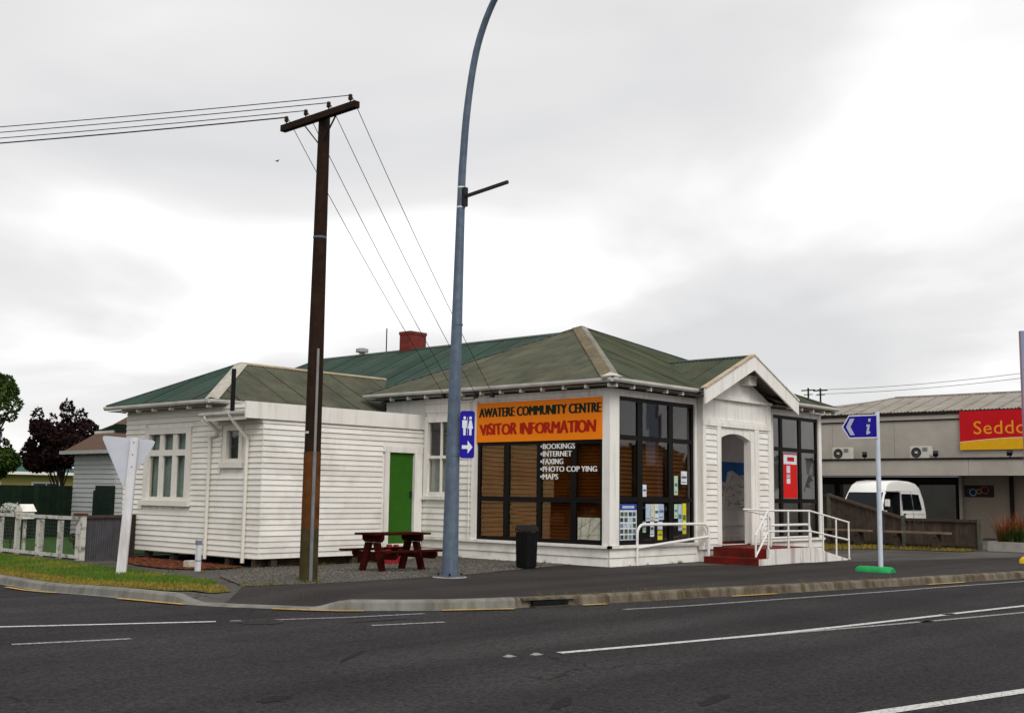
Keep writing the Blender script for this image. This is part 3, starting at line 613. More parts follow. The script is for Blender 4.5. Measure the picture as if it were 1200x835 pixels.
# ---- porch with segmental arch
OPL, OPR, SPR, CRN = 4.40, 5.89, 3.06, 3.21
arch = [(OPL + (OPR-OPL)*i/12, SPR + (CRN-SPR)*(1-((i-6)/6)**2)) for i in range(13)]
mb = MB(); fbox(mb, PORCH, 3.57, OPL, -0.18, 0, 0.37, 4.12); fbox(mb, PORCH, OPR, 6.92, -0.18, 0, 0.37, 4.12); fbox(mb, PORCH, OPL, OPR, -0.18, 0, 3.26, 4.12)
for i in range(12):
    (a, za_), (b, zb_) = arch[i], arch[i+1]
    mb.hexa([PORCH(a,-0.18,za_),PORCH(b,-0.18,zb_),PORCH(b,0,zb_),PORCH(a,0,za_),PORCH(a,-0.18,3.26),PORCH(b,-0.18,3.26),PORCH(b,0,3.26),PORCH(a,0,3.26)])
wp = mb.build('wall', WHITE, cc)
boards(wp, PORCH, 3.70, 4.22, 0.42, 3.36, 0.152, BOARD); boards(wp, PORCH, 6.28, 6.78, 0.42, 3.36, 0.152, BOARD)
PBB = lambda *b: part('trim_board', WHITE, cc, PORCH, *b)
PBB((3.56,3.70,0.003,0.05,0.40,3.36)); PBB((6.78,6.93,0.003,0.05,0.40,3.36)); PBB((4.22,OPL,0.003,0.055,0.40,3.36)); PBB((OPR+0.18,6.28,0.003,0.055,0.40,3.36))
PBB((OPR,OPR+0.18,0.003,0.03,0.40,3.30)); PBB((3.56,6.93,0.003,0.06,3.364,3.47)); PBB((3.56,3.80,0.003,0.048,3.474,4.05)); PBB((6.72,6.93,0.003,0.048,3.474,4.05)); PBB((3.804,6.716,0.003,0.040,3.474,3.55))
PBB((3.56,6.93,0.003,0.10,4.054,4.12))
part('trim_board', WHITE, cc, PORCH, (3.56,OPL,-0.10,0.04,0.30,0.395)); part('trim_board', WHITE, cc, PORCH, (OPR,6.93,-0.10,0.04,0.30,0.395))
part('plinth', PLINTH, cc, PORCH, (3.62,4.3,-0.17,-0.02,0.0,0.298)); part('plinth', PLINTH, cc, PORCH, (6.0,6.88,-0.17,-0.02,0.0,0.298))
# inside of the porch
mb = MB().box(3.655,9.95,1.302,1.38,0.375,3.9).box(3.655,3.72,0.145,1.30,0.375,3.9)
mb.build('porch_lining', pm('porch_lining', (0.80,0.77,0.73), 0.7, 0.06, 3.0), cc)
MB().box(3.66,6.9,-0.14,0.14,0.30,0.370).box(3.66,9.95,0.145,1.30,0.362,0.373).build('porch_floor', RED, cc)
MB().box(3.66,9.95,0.145,1.30,3.80,3.86).build('porch_ceiling', pm('porch_ceiling', (0.75,0.73,0.70), 0.7, 0.06), cc)
part('dado_rail', WHITE, cc, lambda u, n, z: (u, 1.30-n, z), (3.9,9.94,0.002,0.03,0.78,0.84)); part('skirting', WHITE, cc, lambda u, n, z: (u, 1.30-n, z), (3.9,9.94,0.002,0.025,0.375,0.50))
# gable triangle
AX, AZ = 5.24, 5.10
mb = MB(); mb.prism([(3.50,-0.15,4.12),(6.98,-0.15,4.12),(AX,-0.15,4.12+0.44*1.74)], (0,0.10,0)); mb.build('gable', WHITE, cc)

# ---- roofs
def roof_plane(roof, poly, eave, mat, sheet=0.76, amp=0.019, wave=0.12, lift=0.02, vmin=None):
    """corrugated iron on one slope: sheets laid side by side, each a piece of its own"""
    P = [Vector(p) for p in poly]; u = Vector(eave).normalized(); nrm = Vector((0,0,0))
    for i in range(1, len(P)-1): nrm += (P[i]-P[0]).cross(P[i+1]-P[0])
    nrm.normalize()
    if nrm.z < 0: nrm = -nrm
    v = nrm.cross(u)
    if v.z < 0: v = -v
    q = [((p-P[0]).dot(u), (p-P[0]).dot(v)) for p in P]; lo = min(a for a, _ in q); hi = max(a for a, _ in q)
    def rng_v(a):
        o = []
        for i in range(len(q)):
            (a0, b0), (a1, b1) = q[i], q[(i+1)%len(q)]
            if abs(a1-a0) < 1e-9: continue
            t = (a-a0)/(a1-a0)
            if -1e-9 <= t <= 1+1e-9: o.append(b0+(b1-b0)*t)
        lo_, hi_ = (min(o), max(o)) if o else (0, 0)
        if vmin and vmin[0] < a < vmin[1]: lo_ = min(hi_, max(lo_, vmin[2]))
        return lo_, hi_
    s = lo; k = 0
    while s < hi-0.02:
        e_ = min(s+sheet, hi); n = max(3, int((e_-s)/(wave/6))); V = []; F = []; lp = lift+random.uniform(0, 0.006)
        ve = random.uniform(-0.02, 0.02)
        for i in range(n+1):
            a = s+(e_-s)*i/n; a = min(max(a, lo+1e-5), hi-1e-5); b0, b1 = rng_v(a); off = lp + amp*math.sin(2*math.pi*a/wave) + (0.010 if i < 3 else 0.0)
            V += [P[0]+u*a+v*(b0+ve*0)+nrm*off, P[0]+u*a+v*b1+nrm*off]
        for i in range(n): F.append((2*i, 2*i+2, 2*i+3, 2*i+1))
        mb = MB(); mb.add(V, F); mb.build('roof_sheet', mat, roof, smooth=True, recalc=False); s = e_; k += 1
def roof_part(polys, mat, name='roof'):
    mb = MB()
    for p in polys:
        P = [Vector(x) for x in p]; n = (P[1]-P[0]).cross(P[2]-P[0]).normalized(); n = -n if n.z < 0 else n
        mb.prism([x-n*0.015 for x in P], tuple(-n*0.03))
    return mb.build(name, mat, cc)
def capping(roof, a, b, mat, w=0.14, seg=None, nl=None, nr=None, lift=0.045, name='ridge_capping'):
    """folded capping along a hip or ridge; side vectors nl / nr lie on the two slopes"""
    a = Vector(a); b = Vector(b); L = (b-a).length; d = (b-a)/L; k = max(1, round(L/seg)) if seg else 1
    nl = Vector(nl).normalized(); nr = Vector(nr).normalized(); upv = Vector((0,0,lift))
    for i in range(k):
        g0 = a+d*(L*i/k)+upv+Vector((0,0,0.004*(i%2))); g1 = a+d*(L*(i+1)/k-0.012*(seg is not None))+upv+Vector((0,0,0.004*(i%2)))
        up_ = Vector((0,0,0.014))
        mb = MB().hexa([g0+nl*w,g1+nl*w,g1,g0,g0+nl*w+up_,g1+nl*w+up_,g1+up_,g0+up_]); mb.hexa([g0,g1,g1+nr*w,g0+nr*w,g0+up_,g1+up_,g1+nr*w+up_,g0+nr*w+up_])
        mb.build(name, mat, roof)
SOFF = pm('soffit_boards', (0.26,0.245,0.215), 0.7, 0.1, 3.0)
# front block: hipped to one apex
G = 0.45; GZ = 4.17; A = (-G,-G,GZ); B = (10.1+G-0.2,-G,GZ); C_ = (10.35,8.08,GZ); D = (-G,8.08,GZ); AP = (4.93,4.80,6.40)
K0, K1 = (3.55,-G,GZ), (6.95,-G,GZ); zk = GZ+(6.40-GZ)/5.25*0.50; K2, K3 = (3.55,0.05,zk), (6.95,0.05,zk)
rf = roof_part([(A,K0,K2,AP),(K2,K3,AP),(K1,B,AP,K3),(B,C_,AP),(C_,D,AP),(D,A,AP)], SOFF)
roof_plane(rf, [D,A,AP], (0,-1,0), ROLIVE); roof_plane(rf, [A,B,AP], (1,0,0), RFRONT, vmin=(3.55+G,6.95+G,0.545)); roof_plane(rf, [B,C_,AP], (0,1,0), RFRONT); roof_plane(rf, [C_,D,AP], (-1,0,0), RGREEN)
def side(a, b, p):       # vector in the slope through a,b,p, square to a-b, pointing to p
    a, b, p = Vector(a), Vector(b), Vector(p); d = (b-a).normalized(); w = p-a; return (w - d*w.dot(d)).normalized()
capping(rf, A, AP, CAPT, 0.27, 0.56, side(A,AP,D), side(A,AP,D), name='hip_capping'); capping(rf, A, AP, CAPG, 0.17, None, side(A,AP,B), side(A,AP,B), lift=0.05, name='hip_capping')
capping(rf, D, AP, CAPD, 0.11, None, side(D,AP,A), side(D,AP,C_)); capping(rf, B, AP, CAPD, 0.11, None, side(B,AP,A), side(B,AP,C_)); capping(rf, C_, AP, CAPD, 0.11, None, side(C_,AP,B), side(C_,AP,D))
mb = MB(); mb.add([(-0.47,-0.47,4.235),(-0.10,-0.47,4.235),(-0.47,-0.10,4.235),(-0.12,-0.12,4.37)], [(0,1,3),(0,3,2)]); mb.build('hip_flashing', pm('white_flashing',(0.50,0.49,0.46),0.5,0.1), rf, recalc=False)
# rear block with the long ridge
EX = 0.30; RZr = 6.27; zE = RZr-0.484*(4.9-EX); Y0, Y1 = 4.6, 19.2
rr_ = roof_part([((EX,Y0,zE),(4.9,Y0,RZr),(4.9,16.9,RZr),(EX,Y1,zE)), ((9.5,Y0,zE),(9.5,Y1,zE),(4.9,16.9,RZr),(4.9,Y0,RZr)), ((EX,Y1,zE),(4.9,16.9,RZr),(9.5,Y1,zE))], SOFF)
roof_plane(rr_, [(EX,Y0,zE),(4.9,Y0,RZr),(4.9,16.9,RZr),(EX,Y1,zE)], (0,1,0), RGREEN); roof_plane(rr_, [(9.5,Y0,zE),(9.5,Y1,zE),(4.9,16.9,RZr),(4.9,Y0,RZr)], (0,1,0), RGREEN)
capping(rr_, (4.9,Y0,RZr), (4.9,16.9,RZr), RGREEN, 0.16, None, (-1,0,-0.484), (1,0,-0.484)); capping(rr_, (EX,Y1,zE), (4.9,16.9,RZr), RGREEN, 0.14, None, (0,-1,0), (1,0,0))
MB().box(0.75,9.2,7.75,18.8,0.0,zE+0.15).build('rear_wall', BOARDW, cc)
# wing roof, ridge along X into the rear roof
WE = 3.72; WX = -5.50; WN, WF_ = 7.60, 12.56; WRY = 10.08; WRZ = 4.94; RE = 2.2
wr_ = roof_part([((WX,WN,WE),(WX,WF_,WE),(-3.02,WRY,WRZ)), ((WX,WN,WE),(-3.02,WRY,WRZ),(RE,WRY,WRZ),(RE,WN,WE)), ((WX,WF_,WE),(RE,WF_,WE),(RE,WRY,WRZ),(-3.02,WRY,WRZ))], SOFF)
WA, WBk, WRd = (WX,WN,WE), (WX,WF_,WE), (-3.02,WRY,WRZ)
roof_plane(wr_, [WA,WBk,WRd], (0,1,0), RGREEN); roof_plane(wr_, [WA,WRd,(RE,WRY,WRZ),(RE,WN,WE)], (1,0,0), ROLIVE); roof_plane(wr_, [WBk,(RE,WF_,WE),(RE,WRY,WRZ),WRd], (1,0,0), RGREEN)
capping(wr_, WA, WRd, CAPG, 0.17, None, side(WA,WRd,WBk), side(WA,WRd,(RE,WN,WE)), name='hip_capping'); capping(wr_, WBk, WRd, CAPD, 0.10, None, side(WBk,WRd,WA), side(WBk,WRd,(RE,WF_,WE)))
capping(wr_, WRd, (RE-0.1,WRY,WRZ), CAPT, 0.13, None, (0,-1,-0.49), (0,1,-0.49))
# lean-to roof and rear porch roof
roof_part([((-5.55,6.20,3.37),(-0.02,6.20,3.57),(-0.02,8.04,3.57),(-5.55,8.04,3.37))], RGREEN)
gp = roof_part([((-5.2,12.60,3.32),(-5.2,13.55,3.16),(-2.5,13.55,3.16),(-2.5,12.60,3.32))], RGREEN); MB().box(-5.24,-5.19,12.60,13.6,3.06,3.13).build('awning_fascia', GUTTER, cc); MB().box(-3.0,-2.9,13.5,13.6,-0.2,3.05).build('awning_post', BOARDW, cc)
# porch roof
PE = 4.16; PL, PR = 2.90, 7.56; PY = -0.66
pb = 2.1
pr_ = roof_part([((PL,PY,PE),(AX,PY,PE+0.44*(AX-PL)),(AX,pb,PE+0.44*(AX-PL)),(PL,-G+0.02,PE)), ((PR,PY,PE),(PR,-G+0.02,PE),(AX,pb,PE+0.44*(AX-PL)),(AX,PY,PE+0.44*(AX-PL)))], SOFF)
RZp = PE+0.44*(AX-PL)
roof_plane(pr_, [(PL,PY,PE),(PL,-G+0.02,PE),(AX,pb,RZp),(AX,PY,RZp)], (0,1,0), RFRONT); roof_plane(pr_, [(PR,PY,PE),(AX,PY,RZp),(AX,pb,RZp),(PR,-G+0.02,PE)], (0,1,0), RGREEN)
capping(pr_, (AX,PY,RZp), (AX,pb,RZp), CAPD, 0.12, None, (-1,0,-0.44), (1,0,-0.44))
capping(pr_, (PL,-G+0.02,PE), (AX,pb,RZp), CAPD, 0.06, None, (-1,0.2,0.1), (1,-0.2,0.1), lift=0.03, name='valley_flashing')
for sgn, ex in ((-1, PL), (1, PR)):
    d_ = 0.36; bb = MB().prism([(ex,PY-0.04,PE-d_+0.02),(AX,PY-0.04,RZp-d_+0.02),(AX,PY-0.04,RZp+0.03),(ex,PY-0.04,PE+0.03)], (0,0.045,0)); b_ = bb.build('bargeboard', WHITE, cc)
    MB().prism([(ex,PY-0.07,PE+0.035),(AX,PY-0.07,RZp+0.035),(AX,PY-0.07,RZp+0.075),(ex,PY-0.07,PE+0.075)], (0,0.16,0)).build('barge_cap', pm('rusty_cap',(0.40,0.30,0.20),0.7,0.2,6.0,dirt=(0.55,0.50,0.44),dirt_amt=0.8,dscale=2.5) if sgn < 0 else WHITE, b_)
# gutters
def gutter(pts, mat=GUTTER):
    mb = MB()
    for a, b in zip(pts, pts[1:]):
        a, b = Vector(a), Vector(b); d = (b-a).normalized(); o = Vector((d.y,-d.x,0))
        prof = [(0.0,0.0),(0.07,0.0),(0.105,0.04),(0.11,0.095),(0.095,0.095),(0.0,0.06)]
        mb.prism([a+o*x+Vector((0,0,z)) for x, z in prof], tuple(b-a))
    return mb.build('gutter', mat, cc)
gutter([(-G+0.03,8.0,4.10),(-G+0.03,-G+0.03,4.10)]); gutter([(-G-0.07,-G+0.03,4.10),(2.90,-G+0.03,4.10)]); gutter([(7.56,-G+0.03,4.10),(10.40,-G+0.03,4.10)]); gutter([(10.30,-G-0.06,4.10),(10.30,8.0,4.10)])
gutter([(WX+0.03,WF_,3.63),(WX+0.03,WN+0.02,3.63)]); gutter([(WX-0.07,WN+0.03,3.63),(-0.6,WN+0.03,3.63)])
gutter([(-5.47,8.0,3.30),(-5.47,6.16,3.30)])
MB().box(-5.44,-5.06,6.19,8.0,3.235,3.262).build('soffit', CREAM, cc); MB().box(-5.49,-5.455,6.19,8.02,3.20,3.30).build('fascia', CREAM, cc)
# soffit boards and rafter tails
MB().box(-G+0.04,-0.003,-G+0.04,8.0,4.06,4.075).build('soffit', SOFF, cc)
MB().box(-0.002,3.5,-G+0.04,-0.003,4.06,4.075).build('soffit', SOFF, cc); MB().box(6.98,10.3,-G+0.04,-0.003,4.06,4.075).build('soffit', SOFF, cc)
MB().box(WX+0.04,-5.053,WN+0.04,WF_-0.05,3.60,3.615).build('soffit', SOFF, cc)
RT = pm('rafter_tail_paint', (0.70,0.68,0.63), 0.6, 0.05)
tail = MB().box(-0.028,0.028,-0.06,0.06,-0.085,0.0)
src = None
def tail_at(x, y, z, rz, s=1.0):
    global src
    if src is None: src = tail.build('rafter_tail', RT, cc, local=True); src.location = (x,y,z); src.rotation_euler = (0,0,rz); o = src
    else: o = linked(src, cc, (x,y,z), rz)
    return o
y = -0.28
while y < 7.6: tail_at(-G+0.09, y, 4.085, math.pi/2); y += 0.66
x = -0.28
while x < 10.3:
    if not 2.85 < x < 7.6: tail_at(x, -G+0.09, 4.085, 0)
    x += 0.66
for y in (7.85,8.7,9.5,10.3,11.05,11.8): tail_at(WX+0.10, y, 3.622, math.pi/2)
# downpipes and vent pipe
def dpipe(pts, r=0.045, mat=CREAM, name='downpipe'):
    return MB().tube(pts, r, 10).build(name, mat, cc, smooth=True)
dpipe([(-5.55,7.80,3.30),(-5.50,7.76,3.22),(-5.14,7.86,3.02),(-5.13,7.90,2.9),(-5.13,8.12,2.88),(-5.13,8.16,2.8),(-5.13,8.16,-0.04)])
dpipe([(-5.56,6.78,3.38),(-5.50,6.76,3.25),(-5.13,6.62,2.78),(-5.13,6.62,2.6),(-5.13,6.62,-0.06)])
dpipe([(-5.28,7.05,3.3),(-5.28,7.05,4.42)], 0.055, BLACKP, 'vent_pipe')
dpipe([(-0.07,4.36,3.9),(-0.07,4.36,0.5)], 0.012, WHITE, 'conduit')
# chimney, roof vent, aerial
BR = bpy.data.materials.new('chimney_brick'); BR.use_nodes = True; t = BR.node_tree; bt = t.nodes.new('ShaderNodeTexBrick'); tcn = t.nodes.new('ShaderNodeTexCoord'); mpn = t.nodes.new('ShaderNodeMapping')
mpn.inputs['Rotation'].default_value = (R(90),0,R(90)); t.links.new(tcn.outputs['Object'], mpn.inputs[0]); t.links.new(mpn.outputs[0], bt.inputs['Vector'])
bt.inputs['Color1'].default_value = (0.20,0.018,0.010,1); bt.inputs['Color2'].default_value = (0.12,0.012,0.008,1); bt.inputs['Mortar'].default_value = (0.06,0.03,0.025,1); bt.inputs['Scale'].default_value = 4.0
t.links.new(bt.outputs[0], t.nodes['Principled BSDF'].inputs['Base Color']); t.nodes['Principled BSDF'].inputs['Roughness'].default_value = 0.9
mb = MB().box(4.72,5.44,11.86,12.38,5.9,6.80).box(4.70,5.46,11.84,12.40,6.802,6.90); mb.build('chimney', BR, cc)
mb = MB().lathe((4.9,14.5,6.2), [(0.10,0),(0.10,0.18),(0.22,0.19),(0.22,0.30),(0.10,0.34)], 12); mb.build('roof_vent', pm('vent_grey',(0.35,0.34,0.33),0.5,0.1), cc)
mb = MB().tube([(4.9,13.24,6.2),(4.9,13.24,7.12)], 0.02, 6); mb.build('aerial', DARKM, cc)
# floodlight box under the gable
fl = MB().box(5.42,5.80,-0.42,-0.165,4.50,4.70).box(5.38,5.84,-0.46,-0.16,4.704,4.74).build('floodlight', WHITE, cc)
for i in range(4): MB().box(5.43,5.79,-0.428,-0.421,4.52+i*0.045,4.545+i*0.045).build('louvre', CREAM, fl)
# tap on the plinth
MB().tube([(-0.03,4.9,0.05),(-0.05,4.9,0.42),(-0.12,4.9,0.44)], 0.015, 6).build('garden_tap', pm('brass',(0.12,0.09,0.04),0.5,0.2,metal=0.5), cc)
# ================================================================ SIGNS AND PAPERS ON THE CENTRE
sg = thing('sign_board', 'orange sign board reading Awatere Community Centre Visitor Information above side window', 'sign', (-0.06,2.15,3.34))
bo = part('board', ORANGE, sg, LEFT, (0.175,4.125,0.040,0.062,2.855,3.825))
mb = MB(); [put_text(mb, 'AWATERE COMMUNITY CENTRE', (-0.066-k*0.0006,4.03+dd,3.475), (0,-1,0), (0,0,1), 3.83, 0.225, 0.010) for k, dd in enumerate((-0.018,-0.009,0.0,0.009,0.018))]; mb.build('lettering', INKG, bo, recalc=False)
mb = MB(); words = 'VISITOR INFORMATION'; xcur = 0.0
gl = []
for ch in words:
    if ch == ' ': xcur += 0.30; continue
    vs, fs = text_verts(ch, 0.012); vs = vs.copy(); vs[:,0] -= vs[:,0].min(); w_ = vs[:,0].max()
    a_ = random.uniform(-0.05, 0.05); sc = random.uniform(0.96, 1.14)
    vs[:,0] += 0.06*(vs[:,1]-0.3)*random.uniform(-1, 1.2); vs[:,:2] += rng.normal(0, 0.010, vs[:,:2].shape)
    x_ = vs[:,0]*math.cos(a_)-vs[:,1]*math.sin(a_); y_ = (vs[:,0]*math.sin(a_)+vs[:,1]*math.cos(a_))*sc + random.uniform(-0.03, 0.03)
    gl.append((x_+xcur, y_, fs)); xcur += w_+(0.03 if ch in 'TAV' else 0.075)
for k, dd in enumerate((-0.022, -0.011, 0.0, 0.011, 0.022)):
    for x_, y_, fs in gl: mb.add([(-0.067-0.0006*k, 3.99-x/xcur*3.66+dd, 3.035+yy*0.38) for x, yy in zip(x_, y_)], fs)
mb.build('lettering', INKR, bo, recalc=False)
mb = MB()
for i, (tx, w_) in enumerate((('BOOKINGS',0.97),('INTERNET',0.88),('FAXING',0.62),('PHOTO COP YING',1.62),('MAPS',0.47))):
    z = 2.66-i*0.178; put_text(mb, tx, (-0.002,1.97,z), (0,-1,0), (0,0,1), w_, 0.125, 0.008); put_text(mb, tx, (-0.003,1.978,z), (0,-1,0), (0,0,1), w_, 0.125, 0.008); put_text(mb, tx, (-0.0035,1.986,z), (0,-1,0), (0,0,1), w_, 0.125, 0.008)
    mb.add([(-0.002,2.03+0.028*math.cos(k*1.0472),z+0.062+0.03*math.sin(k*1.0472)) for k in range(6)], [(0,1,2,3,4,5)])
mb.build('window_lettering', INKW, wbig, recalc=False)

def sheet(F, u0, u1, z0, z1, mat, label, n=-0.028, name='leaflet', cat='leaflet', group='papers taped inside the front windows', tilt=0.0):
    o = thing(name, label, cat, F((u0+u1)/2, n, z0), group=group)
    part('page', mat, o, F, (u0,u1,n-0.002,n,z0,z1)); return o
# front left window: photo board and leaflets
ph = sheet(FRONT, 0.42, 1.08, 0.58, 1.40, PAPER, 'board of small photographs with blue heading in corner window', name='photo_board', cat='poster', group=None)
part('heading', pm('blue_print',(0.03,0.06,0.30),0.6,0.2), ph, FRONT, (0.42,1.08,-0.0275,-0.026,1.26,1.40)); part('heading_text', PAPERB, ph, FRONT, (0.52,0.98,-0.0255,-0.025,1.30,1.36))
for i in range(5):
    for j in range(4):
        c = random.choice([(0.05,0.10,0.14),(0.10,0.14,0.08),(0.03,0.05,0.08),(0.20,0.24,0.28),(0.06,0.09,0.05),(0.35,0.40,0.45)])
        a = 0.445+j*0.158+random.uniform(-0.01,0.01); z = 0.60+i*0.130
        part('photograph', pm('photo_%d' % (i*4+j), c, 0.4, 0.5, 18.0), ph, FRONT, (a,a+0.125,-0.0275,-0.026,z,z+0.095))
leaf = [(1.31,1.47,1.57,1.85,PAPER,'white card taped inside pane above the pinned leaflets'),(2.62,2.78,1.62,2.08,PAPERG,'tall pale green leaflet in narrow pane of front window'),(2.92,3.18,1.88,2.20,PAPER,'square white notice in narrow pane beside porch'),
 (1.44,1.63,1.00,1.40,PAPERB,'pale blue leaflet at left of upper row in middle pane'),(1.64,1.79,1.02,1.40,pm('cream_paper',(0.55,0.52,0.36),0.7,0.15,14.0),'cream leaflet second in upper row of middle pane'),(1.80,1.97,1.00,1.40,PAPER,'white leaflet third in upper row of middle pane'),(1.98,2.18,1.03,1.40,PAPERB,'blue and grey leaflet at right of upper row in middle pane'),
 (1.31,1.45,0.74,0.99,PAPERG,'small pale green leaflet low beside the dark mullion'),(1.62,1.78,0.64,1.00,PAPER,'white leaflet hanging low in the middle pane'),(1.92,2.12,0.80,0.985,PAPER,'small white card above the yellow flyer'),(1.92,2.12,0.56,0.785,YELLOWP,'square yellow flyer low in the middle pane'),
 (2.62,2.77,1.06,1.40,PAPERG,'greenish leaflet at left of narrow lower pane'),(2.79,2.95,0.76,1.40,PAPERB,'tall blue leaflet beside the yellow banner'),(2.97,3.14,0.68,1.42,YELLOWP,'tall yellow paper banner in narrow lower pane')]
for a, b, c, d_, mt, lb in leaf:
    o = sheet(FRONT, a, b, c, d_, mt, lb)
    if random.random() < 0.75: part('print', pm('ink_%d' % int(a*100), random.choice([(0.10,0.14,0.25),(0.12,0.12,0.12),(0.05,0.16,0.14)]), 0.6, 0.4, 30.0), o, FRONT, (a+0.02,b-0.02,-0.0275,-0.0265,c+(d_-c)*0.45,c+(d_-c)*0.62))
    if d_-c > 0.3: part('print', pm('ink_b', (0.20,0.20,0.22), 0.6, 0.5, 40.0), o, FRONT, (a+0.02,b-0.03,-0.0275,-0.0265,c+(d_-c)*0.12,c+(d_-c)*0.20))
# street map propped in the side window
sm = sheet(LEFT, 0.27, 0.93, 0.58, 1.08, pm('map_paper',(0.46,0.44,0.36),0.7,0.2,9.0,dirt=(0.30,0.42,0.30),dirt_amt=0.8,dscale=5), 'street map sheet propped in corner of side window', name='street_map', cat='map', group=None)
mb = MB()
for a, b in (((0.27,0.98),(0.70,0.58)),((0.55,1.08),(0.62,0.58)),((0.93,0.80),(0.45,1.08)),((0.30,0.70),(0.93,0.66)),((0.80,1.08),(0.86,0.58))): mb.bar(LEFT(a[0],-0.0255,a[1]), LEFT(b[0],-0.0255,b[1]), 0.001, 0.014, (1,0,0))
mb.build('streets', pm('map_road',(0.28,0.10,0.06),0.7,0.2), sm)
# red poster in front right window
rp_ = sheet(FRONT, 7.98, 8.76, 1.58, 2.80, pm('red_poster',(0.62,0.012,0.010),0.5,0.08,3.0), 'tall red poster with white heading in window right of porch', name='red_poster', cat='poster', group=None)
part('heading', PAPER, rp_, FRONT, (8.00,8.74,-0.0275,-0.026,2.52,2.78)); part('heading_print', INKR, rp_, FRONT, (8.20,8.60,-0.0255,-0.025,2.60,2.72))
for i, (z, h_) in enumerate(((2.28,0.20),(2.14,0.10),(1.98,0.14))): part('panel', [PAPER,PAPERB,PAPER][i], rp_, FRONT, (8.16,8.36,-0.0275,-0.026,z,z+h_))
# wall map inside the porch
BWL = lambda u, n, z: (u, 1.302-n, z)
wm = thing('wall_map', 'large district wall map with blue sea inside the porch', 'map', BWL(7.4,0,1.22))
ba = part('map_board', pm('map_land',(0.72,0.69,0.66),0.7,0.1,2.0), wm, BWL, (5.6,9.4,0.003,0.02,1.22,2.56))
mb = MB(); mb.add([BWL(*p) for p in ((5.6,0.024,2.56),(5.6,0.024,2.30),(6.3,0.024,2.25),(6.75,0.024,2.02),(7.0,0.024,1.98),(7.1,0.024,2.28),(7.35,0.024,2.33),(7.7,0.024,2.20),(8.4,0.024,2.22),(8.9,0.024,2.30),(9.4,0.024,2.2),(9.4,0.024,2.56))], [tuple(range(12))]); mb.build('sea', pm('map_sea',(0.04,0.16,0.48),0.6,0.08,3.0), ba, recalc=False)
mb = MB(); random.seed(21)
for i in range(9):
    p = [random.uniform(6.2,7.4), random.uniform(1.3,2.2)]; q = [p[:]]
    for j in range(6): p = [p[0]+random.uniform(-0.05,0.28), p[1]+random.uniform(-0.16,0.14)]; q.append([min(9.3,p[0]), min(2.2,max(1.28,p[1]))])
    for a_, b_ in zip(q, q[1:]): mb.bar(BWL(a_[0],0.0225,a_[1]), BWL(b_[0],0.0225,b_[1]), 0.001, 0.014, (0,1,0))
for i in range(14):
    a_ = random.uniform(7.0,8.0); z = random.uniform(1.3,1.95); fbox(mb, BWL, a_, a_+random.uniform(0.1,0.3), 0.021, 0.023, z, z+0.02)
mb.build('roads', pm('map_ink',(0.13,0.11,0.11),0.7,0.2), ba)

# ================================================================ ENTRANCE STEPS, RAMP AND RAILS
st = thing('entrance_steps', 'red painted steps and landing with white ramp wall at the porch', 'steps', (4.5,-1.0,0))
mb = MB().box(3.31,3.775,-1.86,-0.36,-0.02,0.155); mb.build('step', RED, st)
mb = MB().box(3.777,5.95,-1.80,-0.335,-0.02,0.372); mb.build('landing', RED, st)
mb = MB().prism([(5.952,-1.80,-0.02),(7.83,-1.80,-0.02),(7.83,-1.80,0.01),(5.952,-1.80,0.370)], (0,1.45,0)); mb.build('ramp', RED, st)
WR2 = pm('ramp_wall_paint', (0.72,0.70,0.66), 0.6, 0.05, 3.0, dirt=(0.25,0.12,0.07), dirt_amt=0.7, streak=True, dscale=1.3, dlo=0.50, dhi=0.66)
w0 = MB().prism([(3.312,-1.80,-0.02),(7.90,-1.80,-0.02),(7.90,-1.80,0.015),(5.96,-1.80,0.362),(3.78,-1.80,0.362),(3.78,-1.80,0.150),(3.312,-1.80,0.150)], (0,-0.075,0)).build('ramp_wall', WR2, st)
def rail(name, label, pieces, r=0.024, group='white pipe handrails'):
    p0 = pieces[0][0]; o = thing(name, label, 'handrail', (p0[0],p0[1],0.0), group=group)
    for i, q in enumerate(pieces):
        MB().tube(q, r, 8).build('rail' if len(q) > 2 or abs(q[0][2]-q[-1][2]) < 0.6 else 'post', PIPE, o, smooth=True)
        if abs(q[0][2]-q[-1][2]) >= 0.6 and len(q) == 2: MB().lathe((q[0][0],q[0][1],q[0][2]), [(r*1.8,0),(r*1.8,0.012)], 10).build('foot', PIPE, o)
    return o
def hoop(x0, y0, x1, y1, z0, z1, r=0.16, zb=0.0):
    """bent pipe: up, round the corner, along, down"""
    d = Vector((x1-x0, y1-y0, 0)); L = d.length; d.normalize(); P = []
    P.append(Vector((x0,y0,zb)))
    for k in range(6): a = k/5*math.pi/2; P.append(Vector((x0,y0,z1-r)) + d*(r-r*math.cos(a)) + Vector((0,0,r*math.sin(a))))
    for k in range(6): a = k/5*math.pi/2; P.append(Vector((x1,y1,z1-r)) - d*(r-r*math.sin(a)) + Vector((0,0,r*math.cos(a))))
    P.append(Vector((x1,y1,zb))); return [tuple(p) for p in P]
rail('hoop_rail', 'white pipe hoop rail standing before the corner window', [hoop(0.98,-0.06,3.62,-0.30,0,0.93,0.22), [(0.98,-0.06,0.40),(3.62,-0.30,0.62)]], 0.032)
yr = -1.83
